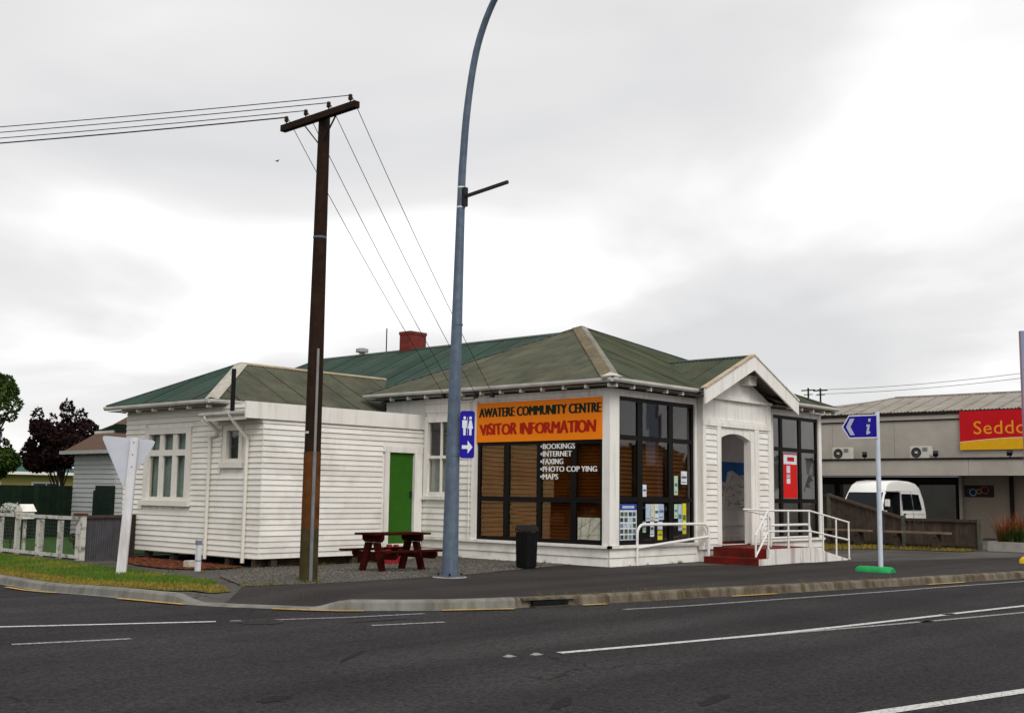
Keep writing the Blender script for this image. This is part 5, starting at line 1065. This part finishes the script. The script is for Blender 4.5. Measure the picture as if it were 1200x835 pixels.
# ---- white high-roof van nosing towards the fence (axis along X, front at -X)
VX, VY = 21.3, 4.18
vn = thing('parked_van', 'white high roofed van with open side door behind the paling fence', 'van', (VX,VY,-0.02))
VP = pm('van_paint', (0.78,0.77,0.74), 0.25, 0.03, 2.0, coat=0.5, spec=0.5); VG = glass_mat('van_glass', (0.35,0.48,0.52), 0.55); VB = pm('van_black', (0.012,0.012,0.013), 0.5, 0.2); VL = pm('van_rubber', (0.018,0.018,0.018), 0.8, 0.2)
prof = [(0.10,0.32),(0.02,0.55),(0.00,0.85),(0.10,1.08),(0.30,1.20),(0.78,1.86),(1.02,2.13),(1.40,2.27),(2.2,2.33),(3.2,2.30),(3.85,2.22),(4.15,2.06),(4.38,1.55),(4.48,1.0),(4.50,0.45),(4.42,0.32)]
def hw(z): return 0.875 - 0.16*max(0.0, z-1.0)**1.25/1.4
def ring(k_in, yoff):
    cx, cz = 2.25, 1.2; o = []
    for x, z in prof:
        x2 = cx+(x-cx)*(1-k_in/2.3); z2 = cz+(z-cz)*(1-k_in/1.2); o.append((x2, yoff*hw(z), z2))
    return o
mb = MB(); rings = [ring(0.10,-1.0), ring(0.035,-0.985), ring(0.0,-0.93), ring(0.0,0.93), ring(0.035,0.985), ring(0.10,1.0)]; n = len(prof)
V = [(VX+p[0],VY+p[1],p[2]) for r_ in rings for p in r_]; F = []
for i in range(5):
    for j in range(n): F.append((i*n+j,i*n+(j+1)%n,(i+1)*n+(j+1)%n,(i+1)*n+j))
F += [tuple(range(n-1,-1,-1)), tuple(5*n+j for j in range(n))]
mb.add(V, F); body = mb.build('body', VP, vn, smooth=True)
cut = MB().box(VX+0.84,VX+2.12,VY-1.2,VY+0.45,0.42,1.88).build('cut', VP)
bm_ = body.modifiers.new('door', 'BOOLEAN'); bm_.operation = 'DIFFERENCE'; bm_.object = cut; bm_.solver = 'EXACT'
body.location = (0,0,0); vn_loc = vn.location.copy(); bpy.context.view_layer.update()
dg = bpy.context.evaluated_depsgraph_get(); nm_ = bpy.data.meshes.new_from_object(body.evaluated_get(dg)); body.modifiers.clear(); body.data = nm_; bpy.data.objects.remove(cut)
MB().box(VX+0.86,VX+2.10,VY-0.45,VY+0.44,0.43,1.87).build('interior_shade_fill', VB, vn); MB().box(VX+2.085,VX+2.118,VY-0.79,VY-0.455,0.43,1.86).build('pillar_shade_sheet', VB, vn); MB().box(VX+0.85,VX+2.08,VY-0.70,VY-0.455,1.84,1.878).build('roof_shade_sheet', VB, vn)  # near-black fill and sheets colour in the deep shade of the open doorway
MB().hexa([(VX+1.3,VY-0.62,0.44),(VX+1.8,VY-0.62,0.44),(VX+1.8,VY-0.46,0.44),(VX+1.3,VY-0.46,0.44),(VX+1.4,VY-0.62,1.35),(VX+1.85,VY-0.62,1.35),(VX+1.85,VY-0.46,1.35),(VX+1.4,VY-0.46,1.35)]).build('seat', VB, vn, bevel=0.03)
def vs_pt(x, z, o=0.006): return (VX+x, VY-(hw(z)+o), z)
def sidewin(pts, name='side_window'):
    w = MB().add([vs_pt(x, z, 0.004) for x, z in pts], [tuple(range(len(pts)))]).build(name, VB, vn, recalc=False)
    c = Vector((sum(p[0] for p in pts)/len(pts), sum(p[1] for p in pts)/len(pts))); MB().add([vs_pt(c.x+(x-c.x)*0.90, c.y+(z-c.y)*0.90, 0.010) for x, z in pts], [tuple(range(len(pts)))]).build('pane', VG, w, recalc=False); return w
sidewin([(0.42,1.18),(0.80,1.16),(0.80,1.80),(0.74,1.78),(0.60,1.58)]); sidewin([(2.24,1.16),(3.20,1.16),(3.14,1.80),(2.26,1.80)]); sidewin([(3.28,1.16),(4.06,1.16),(3.90,1.78),(3.24,1.80)])
mb = MB()
def wsp(s_, t, o): # windscreen: s across, t up
    x = 0.30+(0.78-0.30)*t; z = 1.20+(1.86-1.20)*t; return (VX+x-0.809*o, VY+s_*(hw(z)*0.93), z+0.588*o)
ws_ = MB().add([wsp(-0.97,0.0,0.006),wsp(0.97,0.0,0.006),wsp(0.97,0.97,0.006),wsp(-0.97,0.97,0.006)], [(0,1,2,3)]).build('windscreen', VB, vn, recalc=False)
MB().add([wsp(-0.92,0.06,0.012),wsp(0.92,0.06,0.012),wsp(0.92,0.93,0.012),wsp(-0.92,0.93,0.012)], [(0,1,2,3)]).build('pane', VG, ws_, recalc=False)
def vline(pts, w=0.006, name='panel_gap', mat=None):
    for (x0_,z0_),(x1_,z1_) in zip(pts, pts[1:]): MB().bar(vs_pt(x0_,z0_,0.001), vs_pt(x1_,z1_,0.001), w, 0.010, (0,1,0)).build(name, mat or VB, vn)
vline([(2.18,0.45),(2.18,1.88)]); vline([(3.22,0.75),(3.20,1.9)]); vline([(0.30,0.55),(0.34,1.12)]); vline([(0.30,1.92),(4.2,1.92)], 0.012, 'roof_gutter', VP); vline([(2.2,1.02),(4.42,1.0)], 0.008)
MB().box(VX+2.30,VX+2.46,VY-0.885,VY-0.850,0.98,1.03).build('door_handle', VB, vn)
MB().box(VX+4.40,VX+4.47,VY-0.83,VY-0.72,0.85,1.25).build('tail_light', pm('tail_red',(0.30,0.01,0.01),0.3,0.1), vn)
for s_ in (-1,1):
    mr = MB().box(VX+0.40,VX+0.52,VY+s_*1.00-0.09,VY+s_*1.00+0.09,1.30,1.58).build('mirror', VP, vn, bevel=0.02); MB().bar((VX+0.47,VY+s_*0.80,1.34),(VX+0.47,VY+s_*0.96,1.36),0.03,0.03).build('mirror_arm', VB, mr)
    MB().box(VX-0.012,VX+0.10,VY+s_*0.62-0.14,VY+s_*0.62+0.14,0.70,0.90).build('headlight', pm('lamp_lens',(0.5,0.5,0.5),0.2,0.1), vn, bevel=0.02)
for x in (0.85,3.45):
    for s_ in (-1,1):
        y0 = VY+s_*0.86; w = MB(); P = [(VX+x,y0-0.09,0.32),(VX+x,y0-0.09,0.32)]
        mb = MB().tube([(VX+x,y0-0.10,0.33),(VX+x,y0+0.10,0.33)], 0.33, 20); wo = mb.build('wheel', VL, vn, smooth=True); MB().tube([(VX+x,y0+s_*0.10,0.33),(VX+x,y0+s_*0.112,0.33)], 0.20, 14).build('rim', GALV, wo)
MB().box(VX-0.04,VX+0.14,VY-0.80,VY+0.80,0.34,0.52).build('bumper', VB, vn, bevel=0.03)
MB().box(VX-0.02,VX+0.06,VY-0.40,VY+0.40,0.74,0.86).build('grille', VB, vn)

# ---- paling fence, benches, planter
PAL = pm('paling_timber', (0.060,0.043,0.032), 0.85, 0.25, 4.0, bump=0.4, bscale=25, rnd=0.28, dirt=(0.10,0.085,0.065), dirt_amt=0.5, streak=True, dscale=2)
pf = thing('paling_fence', 'weathered brown paling fence whose top slopes down towards the street', 'fence', (16.46,0,0))
def ftop(y): return 0.95 if y < 0.27 else min(1.70, 0.98+(y-0.27)*0.278)
pal = None; y = -2.15
while y < 6.0:
    t = ftop(y+0.07)-0.03+random.uniform(-0.012,0.012); b0, b1 = ftop(y)-0.03, ftop(y+0.14)-0.03
    MB().hexa([(16.45,y,0.02),(16.47,y,0.02),(16.47,y+0.138,0.02),(16.45,y+0.138,0.02),(16.45,y,b0),(16.47,y,b0),(16.47,y+0.138,b1),(16.45,y+0.138,b1)]).build('paling', PAL, pf); y += 0.148
for a, b in ((-2.15,0.20),(0.33,2.86),(2.98,6.0)): MB().bar((16.42,a,ftop(a)-0.02),(16.42,b,ftop(b)-0.02),0.10,0.09).build('top_rail', PAL, pf)
for a, b in ((-2.15,0.20),(0.33,2.86),(2.98,6.0)): MB().bar((16.425,a,0.16),(16.425,b,0.16),0.05,0.09).build('bottom_rail', PAL, pf)
PGREY = pm('post_grey', (0.085,0.085,0.062), 0.85, 0.2, 5.0, bump=0.3, bscale=25)
for y, h_ in ((-2.22,1.0),(0.265,1.06),(2.92,1.76),(5.4,1.74)): MB().box(16.36,16.48,y-0.06,y+0.06,0.0,h_).build('post', PGREY, pf)
BW_ = pm('bench_timber', (0.17,0.125,0.085), 0.8, 0.25, 5.0, bump=0.3, bscale=30); BL_ = pm('bench_leg', (0.055,0.042,0.030), 0.85, 0.25, 5.0)
def bench(x, y0, y1, lb):
    o = thing('bench', lb, 'bench', (x,(y0+y1)/2,0), group='timber benches along the paling fence')
    for i in range(2): MB().box(x-0.20+i*0.205,x-0.005+i*0.205,y0,y1,0.50,0.565).build('seat_plank', BW_, o, bevel=0.008)
    for y in (y0+0.42,y1-0.42): MB().box(x-0.17,x+0.17,y-0.10,y+0.10,0.0,0.40).build('leg', BL_, o, bevel=0.01); MB().box(x-0.20,x+0.20,y-0.07,y+0.07,0.402,0.498).build('bearer', BL_, o)
bench(15.6, -1.58, 0.56, 'timber bench on stump legs right of the information sign'); bench(15.6, 1.05, 3.0, 'timber bench seen behind the ramp handrail')
pl = thing('planter_box', 'long pale concrete planter box beside the paling fence', 'planter', (17.0,-4.2,0))
MB().box(16.55,16.68,-8.0,-2.40,0.0,0.30).build('front_wall', CONC, pl); MB().box(16.68,18.6,-2.52,-2.40,0.0,0.30).build('end_wall', CONC, pl); MB().box(16.681,18.6,-8.0,-2.521,0.0,0.24).build('soil', SOILM, pl)
def flax(name, lb, x, y, n, h_, c1, c2, sp, group):
    V = []; F = []
    for i in range(n):
        a = random.random()*6.28; r0 = random.random()*0.25; L = h_*random.uniform(0.6,1.1); o = random.uniform(0.15,1)*sp; wx, wy = -math.sin(a)*0.022, math.cos(a)*0.022; b = len(V)
        bx_, by_ = x+math.cos(a)*r0*0.6, y+math.sin(a)*r0
        for k in range(5):
            t = k/4; q = (bx_+math.cos(a)*o*t*t, by_+math.sin(a)*o*t*t, 0.24+L*(t-0.28*o*t*t)); w_ = (1-t*0.9)
            V += [(q[0]-wx*w_,q[1]-wy*w_,q[2]),(q[0]+wx*w_,q[1]+wy*w_,q[2])]
            if k: F.append((b+2*k-2,b+2*k-1,b+2*k+1,b+2*k))
    o_ = thing(name, lb, 'plant', (x,y,0.24), group=group); mb = MB(); mb.add(V, F); mb.build('leaves', pm('flax_%s' % name, c1, 0.6, 0.3, 4.0, island=c2), o_, recalc=False); MB().lathe((x,y,0.10),[(0.10,0),(0.05,0.2)],8).build('crown_base', BL_, o_); return o_
for k, (x, y, h_) in enumerate(((17.1,-2.75,1.0),(17.3,-3.2,1.05),(17.4,-3.7,1.3))): flax('orange_plant', ['orange bladed plant nearest the paling fence','orange bladed plant in the middle of the planter','tallest orange bladed plant at the right of the planter'][k], x, y, 90, h_, (0.30,0.075,0.015), (0.14,0.05,0.02), 0.55, 'orange plants in the planter')
for k, (x, y, h_) in enumerate(((16.95,-2.95,0.50),(16.95,-3.35,0.62),(16.95,-3.8,0.65))): flax('green_plant', ['low dark green plant at the planter corner','low dark green plant second from the planter corner','low dark green plant at the right edge of the picture'][k], x, y, 160, h_, (0.025,0.055,0.012), (0.09,0.10,0.02), 0.42, 'green plants in the planter')
# far power poles behind the centre
for k, (x, y, hh) in enumerate(((90,42.0,13.2),(90,40.6,13.1))):
    o = thing('far_power_pole', ['far power pole beyond the roof, the left of two','far power pole beyond the roof, the right of two'][k], 'power pole', (x,y,0), group='power poles far beyond the roof')
    MB().tube([(x,y,-0.6),(x,y,hh)], 0.10, 8).build('pole', DARKM, o); MB().box(x-0.06,x+0.06,y-0.8,y+0.8,hh-0.30,hh-0.18).build('cross_arm', DARKM, o); MB().box(x-0.06,x+0.06,y-0.5,y+0.5,hh-0.75,hh-0.67).build('cross_arm', DARKM, o)
for k, z in enumerate((12.95,12.5)):
    P = [Vector((90,41,z)).lerp(Vector((88,14.0,z+0.75)), i/16)+Vector((0,0,-1.6*(i/16)*(1-i/16))) for i in range(17)]; tag(MB().tube(P, 0.022, 4).build('far_power_line', WIRE, at=(90,41,z)), ['thin far power line above shop roof, the upper one','thin far power line above shop roof, the lower one'][k], 'power line', 'power lines far behind the shop')

# ================================================================ LEFT SIDE: FENCES, HOUSES, TREES
FW_ = pm('peeling_white', (0.55,0.54,0.49), 0.75, 0.14, 5.0, dirt=(0.13,0.10,0.07), dirt_amt=0.9, dscale=5.0, dlo=0.50, dhi=0.64)
fx = -6.80; gz = -0.15
wfn = thing('white_fence', 'low peeling white timber fence with open rails along the verge', 'fence', (fx,14,gz))
y = 10.95
ys = [11.0,12.05,13.15,14.43,15.43,16.5,17.5,18.5,19.5,20.5,21.5]
for k, y in enumerate(ys):
    w_ = 0.13 if k == 0 else (0.09 if k == 2 else 0.034)
    MB().box(fx-0.07,fx+0.06,y-w_,y+w_,gz-0.1,gz+(1.08 if k == 0 else 0.93)).build('post', FW_, wfn)
for a, b in zip(ys, ys[1:]):
    MB().box(fx-0.11,fx-0.072,a-0.02,b-0.021,gz+0.965,gz+1.05).build('top_rail', FW_, wfn); MB().box(fx-0.11,fx-0.072,a-0.02,b-0.021,gz+0.04,gz+0.12).build('bottom_rail', FW_, wfn)
    mb = MB()
    n_ = int((b-a)/0.09)
    for i in range(1, n_): mb.tube([(fx-0.05,a+(b-a)*i/n_,gz+0.14),(fx-0.05,a+(b-a)*i/n_,gz+0.95)], 0.0022, 3)
    for i in range(1, 9): mb.tube([(fx-0.05,a,gz+0.14+i*0.09),(fx-0.05,b,gz+0.14+i*0.09)], 0.0022, 3)
    mb.build('wire_mesh', pm('fence_wire',(0.12,0.13,0.12),0.6,0.2), wfn, recalc=False)
MB().box(fx-0.13,fx+0.08,10.83,11.17,gz+1.08,gz+1.13).build('post_cap', pm('rusty_timber',(0.10,0.035,0.02),0.8,0.3), wfn)
# corrugated iron fence to the wing
cf = thing('corrugated_fence', 'dark grey corrugated iron fence panel between white fence and wing', 'fence', (-5.9,11.2,gz)); a_, b_ = Vector((-6.72,11.12,0)), Vector((-5.12,11.60,0)); mb = MB(); n = 90; V = []; F = []; dd = (b_-a_); nn_ = Vector((dd.y,-dd.x,0)).normalized()
for i in range(n+1):
    p = a_+dd*(i/n)+nn_*0.012*math.sin(i/n*dd.length/0.076*6.283); V += [(p.x,p.y,gz-0.02),(p.x,p.y,gz+1.02)]
    if i: F.append((2*i-2,2*i,2*i+1,2*i-1))
mb.add(V, F); mb.build('iron_sheet', pm('grey_iron',(0.085,0.085,0.095),0.55,0.2,3.0,metal=0.3,dirt=(0.05,0.035,0.028),dirt_amt=0.6,streak=True), cf, smooth=True, recalc=False)
MB().bar((-6.72,11.10,gz+1.04),(-5.14,11.57,gz+1.04),0.09,0.07).build('top_rail', pm('rail_brown',(0.075,0.055,0.05),0.8,0.3), cf); MB().box(-5.26,-5.10,11.44,11.58,gz-0.1,gz+1.08).build('post', pm('post_brown',(0.035,0.024,0.020),0.85,0.3), cf)
# letterbox and white flowers
LBX, LBY = -6.10, 15.55
lt = thing('letterbox', 'white house shaped letterbox on a post behind the white fence', 'letterbox', (LBX,LBY,gz)); MB().box(LBX-0.035,LBX+0.035,LBY-0.035,LBY+0.035,gz,gz+0.88).build('post', FW_, lt); MB().box(LBX-0.16,LBX+0.16,LBY-0.20,LBY+0.20,gz+0.88,gz+1.08).build('box', WHITE, lt); MB().prism([(LBX-0.18,LBY-0.25,gz+1.08),(LBX-0.18,LBY+0.25,gz+1.08),(LBX-0.18,LBY,gz+1.28)], (0.38,0,0)).build('roof', WHITE, lt)
LEAFG = pm('leaf_green', (0.016,0.040,0.006), 0.6, 0.3, 1.5, island=(0.055,0.090,0.012)); LEAFP = pm('leaf_purple', (0.010,0.004,0.004), 0.7, 0.3, 1.5, island=(0.024,0.008,0.008)); LEAFR = pm('leaf_maroon', (0.020,0.007,0.006), 0.6, 0.3, 2.0, island=(0.045,0.012,0.010)); LEAFD = pm('leaf_dark', (0.015,0.028,0.008), 0.55, 0.3, 1.5, island=(0.035,0.05,0.012))
TRUNK = pm('tree_bark', (0.035,0.024,0.017), 0.9, 0.3, 6.0, bump=0.5, bscale=20)
def crown(clumps, n, leaf, shell=0.55, wide=0.5):
    """leaf-sized faces spread through the volume of many clumps"""
    w = np.array([c[3]**2*c[4] for c in clumps]); w = w/w.sum(); idx = rng.choice(len(clumps), n, p=w); cl = np.array(clumps)[idx]
    d = rng.normal(size=(n,3)); d /= np.linalg.norm(d,axis=1)[:,None]; r = rng.uniform(shell,1.0,n)**0.6
    p = cl[:,:3] + d*r[:,None]*np.stack([cl[:,3],cl[:,3],cl[:,4]],1)
    a = rng.normal(size=(n,3)); a /= np.linalg.norm(a,axis=1)[:,None]; b = np.cross(a, rng.normal(size=(n,3))); b /= np.linalg.norm(b,axis=1)[:,None]
    s = leaf*rng.uniform(0.6,1.4,n)[:,None]; a = a*s; b = b*s*wide
    V = np.stack([p-a, p+b, p+a, p-b], 1).reshape(-1,3); mb = MB(); mb.v = [tuple(x) for x in V]; mb.f = [(4*i,4*i+1,4*i+2,4*i+3) for i in range(n)]; return mb
def tree(name, lb, cat, base, h_, clumps, n, leaf, mat, trunk_r=0.12, limbs=None, group=None):
    o = thing(name, lb, cat, base, group=group); bx_, by_, bz_ = base; top = Vector((bx_,by_,bz_+h_))
    t = MB().tube([(bx_,by_,bz_-0.2),(bx_+0.05,by_,bz_+h_*0.35),(bx_-0.03,by_+0.05,bz_+h_*0.7)], [trunk_r,trunk_r*0.75,trunk_r*0.4], 8).build('trunk', TRUNK, o, smooth=True)
    for c in clumps[:14]:
        c0 = Vector((bx_,by_,bz_+h_*random.uniform(0.15,0.45))); c1 = Vector(c[:3]); m_ = c0.lerp(c1,0.5)+Vector((0,0,0.08*h_*random.random())); MB().tube([c0,m_,c1], [trunk_r*0.45,trunk_r*0.28,trunk_r*0.08], 6).build('limb', TRUNK, t, smooth=True)
    crown(clumps, n, leaf).build('crown', mat, o, recalc=False); return o
random.seed(3)
def clumpset(cx, cy, cz, rx, ry, rz, n, r0, r1, flat=0.85):
    o = []
    while len(o) < n:
        d = Vector((random.uniform(-1,1),random.uniform(-1,1),random.uniform(-1,1)))
        if d.length > 1: continue
        r = random.uniform(r0,r1); o.append((cx+d.x*rx,cy+d.y*ry,cz+d.z*rz,r,r*flat))
    return o
tree('green_tree', 'leafy green tree cut off by the left edge of the picture', 'tree', (-2.55,27.5,-0.15), 6.6, clumpset(-2.75,27.5,4.0,1.45,1.45,2.7,44,0.26,0.55), 14000, 0.085, LEAFG, 0.16)
tree('purple_tree', 'dark purple leaved tree with thin forked trunks behind the green fence', 'tree', (0.0,25.9,-0.15), 4.6, clumpset(-0.20,25.9,3.30,1.25,1.3,0.95,30,0.30,0.55)+[(-1.1,25.9,4.1,0.25,0.5),(0.05,25.9,4.5,0.28,0.45),(0.6,25.9,4.2,0.25,0.42),(1.3,25.9,3.0,0.25,0.2),(-0.5,25.9,4.0,0.2,0.4)], 12000, 0.085, LEAFP, 0.07)
tree('maroon_shrub', 'round maroon shrub seen through the white fence', 'shrub', (-5.7,12.6,gz), 0.8, clumpset(-5.7,12.6,0.22,0.35,0.55,0.28,14,0.16,0.26), 3500, 0.035, LEAFR, 0.03)
tree('white_flowers', 'white flowering bush beside the letterbox behind the white fence', 'shrub', (-6.2,16.2,gz), 1.1, clumpset(-6.2,16.15,0.95,0.12,0.33,0.14,14,0.10,0.18), 900, 0.034, pm('white_petals',(0.75,0.75,0.73),0.7,0.1,5.0,island=(0.35,0.40,0.30)), 0.02)
# dark green fence behind the lawn
gf = thing('green_fence', 'tall dark green boarded fence at the back of the lawn', 'fence', (-6,23.0,gz)); GFM = pm('fence_green', (0.006,0.016,0.008), 0.8, 0.3, 3.0, rnd=0.3)
x = -12.0
while x < -1.1: MB().box(x,x+0.19,23.0,23.03,gz,1.66).build('board', GFM, gf); x += 0.2
MB().box(-12,-1.1,23.035,23.09,1.3,1.4).build('rail', GFM, gf)
# grey weatherboard house
gh = thing('grey_house', 'pale grey weatherboard house with brown roof beyond the wing', 'house', (1,21,gz)); GHM = pm('grey_board', (0.40,0.41,0.41), 0.6, 0.06, 2.0, dirt=(0.24,0.24,0.22), dirt_amt=0.4)
HX = lambda u, n, z: (-1.0-n, u, z); hwl = MB().box(-0.999,7,20.1,22.96,-0.1,2.85).build('wall', GHM, gh); boards(hwl, HX, 20.1, 22.98, 0.0, 2.85, 0.16, GHM); HY = lambda u, n, z: (u, 20.1-n, z); boards(hwl, HY, -1.0, 1.6, 0.0, 2.85, 0.16, GHM)
RBR = pm('brown_roof', (0.115,0.070,0.050), 0.8, 0.2, 2.0, dirt=(0.07,0.045,0.035), dirt_amt=0.6, dscale=2, bump=0.3, bscale=14)
mb = MB(); e0 = [(-1.35,19.75,2.84),(7.3,19.75,2.84),(7.3,23.3,2.84),(-1.35,23.3,2.84)]; r0 = [(0.5,21.5,4.35),(5.2,21.5,4.35)]
mb.add(e0+r0, [(0,1,5,4),(2,3,4,5),(3,0,4),(1,2,5),(3,2,1,0)]); mb.build('roof', RBR, gh); MB().box(-1.42,-1.352,19.7,23.35,2.76,2.88).build('gutter', pm('gutter_grey',(0.34,0.34,0.33),0.5,0.1), gh)
cb = MB().box(-1.25,-1.045,19.98,20.95,0.55,1.68).build('meter_cupboard', pm('cupboard_dark',(0.008,0.016,0.011),0.6,0.3), gh); MB().box(-1.25,-1.05,20.951,21.08,0.55,1.52).build('cupboard_side', MATS['cupboard_dark'], cb)
# yellow house
yh = thing('yellow_house', 'pale yellow house with green roof behind trees and green fence', 'house', (2,41,gz)); YM = pm('yellow_wall', (0.46,0.38,0.13), 0.7, 0.06, 2.0)
wy = MB().box(-6.0,8.2,40.0,47,-0.2,2.30).build('wall', YM, yh); mb = MB(); mb.add([(-6.6,39.4,2.28),(8.8,39.4,2.28),(8.8,47.6,2.28),(-6.6,47.6,2.28),(-2.5,43.5,3.5),(4.7,43.5,3.5)], [(0,1,5,4),(2,3,4,5),(3,0,4),(1,2,5),(3,2,1,0)]); mb.build('roof', pm('teal_roof',(0.03,0.085,0.075),0.6,0.2,2.0), yh); MB().box(-6.6,8.8,39.3,39.4,2.20,2.34).build('gutter', WHITE, yh)
for x in (-3.6,-0.4,2.4,5.4): 
    w = MB().box(x,x+1.5,39.94,39.995,0.9,1.86).build('window', WHITE, yh); MB().box(x+0.1,x+0.72,39.925,39.938,1.0,1.78).build('pane', VG, w); MB().box(x+0.78,x+1.4,39.925,39.938,1.0,1.78).build('pane', VG, w)
# radio mast behind the left tree
ma = thing('radio_mast', 'thin radio mast with round white antenna behind the left tree', 'mast', (6.6,60,0)); MB().tube([(6.6,60,-0.5),(6.6,60,8.6)], 0.13, 6).build('mast', DARKM, ma); MB().tube([(6.6,60,8.6),(6.6,60,11.4)], 0.025, 4).build('whip', DARKM, ma); MB().lathe((6.45,59.9,7.8), [(0.02,0),(0.32,0.08),(0.36,0.4),(0.30,0.7),(0.05,0.8)], 12).build('antenna', WHITE, ma, smooth=True); MB().box(5.9,6.4,59.7,60.0,6.9,7.5).build('equipment_box', DARKM, ma)
# dark tree behind the shop, and trees across the street (seen mirrored in the front windows)
tree('shop_tree', 'dark tree crown showing behind the shop roof at the right edge', 'tree', (62,7.0,-0.2), 12.0, clumpset(62,6.5,9.5,2.0,2.6,2.6,22,0.6,1.2), 5000, 0.26, LEAFD, 0.3)
for k, (x, y, hh) in enumerate(((30,-25,4.6),(39,-28,5.2),(49,-33,5.6),(60,-34,5.4),(73,-38,6.2))):
    tree('street_tree', ['nearest','second','third','fourth','farthest'][k] + ' of the trees across the main road, mirrored in the front windows', 'tree', (x,y,-0.2), hh, clumpset(x,y,hh*0.50,2.6,2.6,hh*0.36,20,0.9,1.5), 3500, 0.30, LEAFD, 0.2, group='trees across the main road')
for k, y in enumerate((21,28,35,42,49,56)):
    x = -31-1.5*(k % 2); hh = 5.2+0.7*(k % 3)
    tree('garden_tree', ['nearest','second','third','fourth','fifth','farthest'][k] + ' of the trees across the side street, mirrored in the side windows', 'tree', (x,y,-0.2), hh, clumpset(x,y,hh*0.46,3.2,3.2,hh*0.38,26,1.0,1.6), 5000, 0.34, LEAFD, 0.2, group='trees across the side street')
# a small bird in the sky
b_ = MB(); bx, by, bz = 2.6, 16.7, 13.1
b_.add([(bx-0.10,by+0.02,bz),(bx-0.03,by+0.05,bz+0.035),(bx-0.03,by-0.05,bz+0.035),(bx-0.03,by,bz-0.035),(bx+0.07,by+0.03,bz+0.02),(bx+0.07,by-0.03,bz+0.02),(bx+0.07,by,bz-0.02),(bx+0.16,by,bz),(bx+0.01,by+0.20,bz+0.06),(bx+0.06,by+0.18,bz+0.055),(bx+0.01,by-0.20,bz+0.06),(bx+0.06,by-0.18,bz+0.055)],
 [(0,1,2),(0,3,1),(0,2,3),(1,4,5,2),(1,3,6,4),(2,5,6,3),(4,7,5),(4,6,7),(5,7,6),(1,8,9,4),(2,5,11,10)])
b_.v = [(bx+(p[0]-bx)*0.6, by+(p[1]-by)*0.6, bz+(p[2]-bz)*0.6) for p in b_.v]
tag(b_.build('bird', pm('bird_dark',(0.03,0.03,0.03),0.8,0.2), at=(bx,by,bz), recalc=False), 'tiny dark bird flying in the sky left of the power pole', 'bird')
# weeds in the cracks along walls, kerb and pole feet
WEED = pm('weed_green', (0.045,0.080,0.014), 0.7, 0.3, 2.0, island=(0.16,0.13,0.035)); wm_ = MB()
spots = [(-0.06,random.uniform(1.2,6.0)) for _ in range(14)] + [(random.uniform(-5.0,-1.4),5.98) for _ in range(12)] + [(0.1+random.random()*3,-0.09) for _ in range(6)] + [(UX+random.uniform(-0.2,0.2),UY+random.uniform(-0.22,0.22)) for _ in range(9)] + [(LX+random.uniform(-0.36,0.36),LY+random.uniform(-0.36,0.36)) for _ in range(5)]
spots += [(p.x+random.uniform(-0.02,0.03), p.y+random.uniform(-0.02,0.03)) for p in KI[78:104] for _ in range(1) if random.random() < 0.6] + [(random.uniform(-9.4,-7.9),random.uniform(0.3,0.9)) for _ in range(16)] + [(random.uniform(-7.6,-5.3),random.uniform(5.6,6.6)) for _ in range(10)]
for x, y in spots:
    for k in range(random.randint(5,12)):
        a = random.random()*6.28; h_ = random.uniform(0.02,0.09); q = (x+random.uniform(-0.06,0.06),y+random.uniform(-0.06,0.06)); z = LZ(*q)+0.004; w_ = 0.008
        wm_.add([(q[0]-w_,q[1],z),(q[0]+w_,q[1],z),(q[0]+math.cos(a)*h_*0.6,q[1]+math.sin(a)*h_*0.6,z+h_)], [(0,1,2)])
g = struct('weeds', wm_, WEED, kind='stuff', recalc=False); g['label'] = 'small weeds growing along wall foot, kerb and poles'; g['category'] = 'weeds'
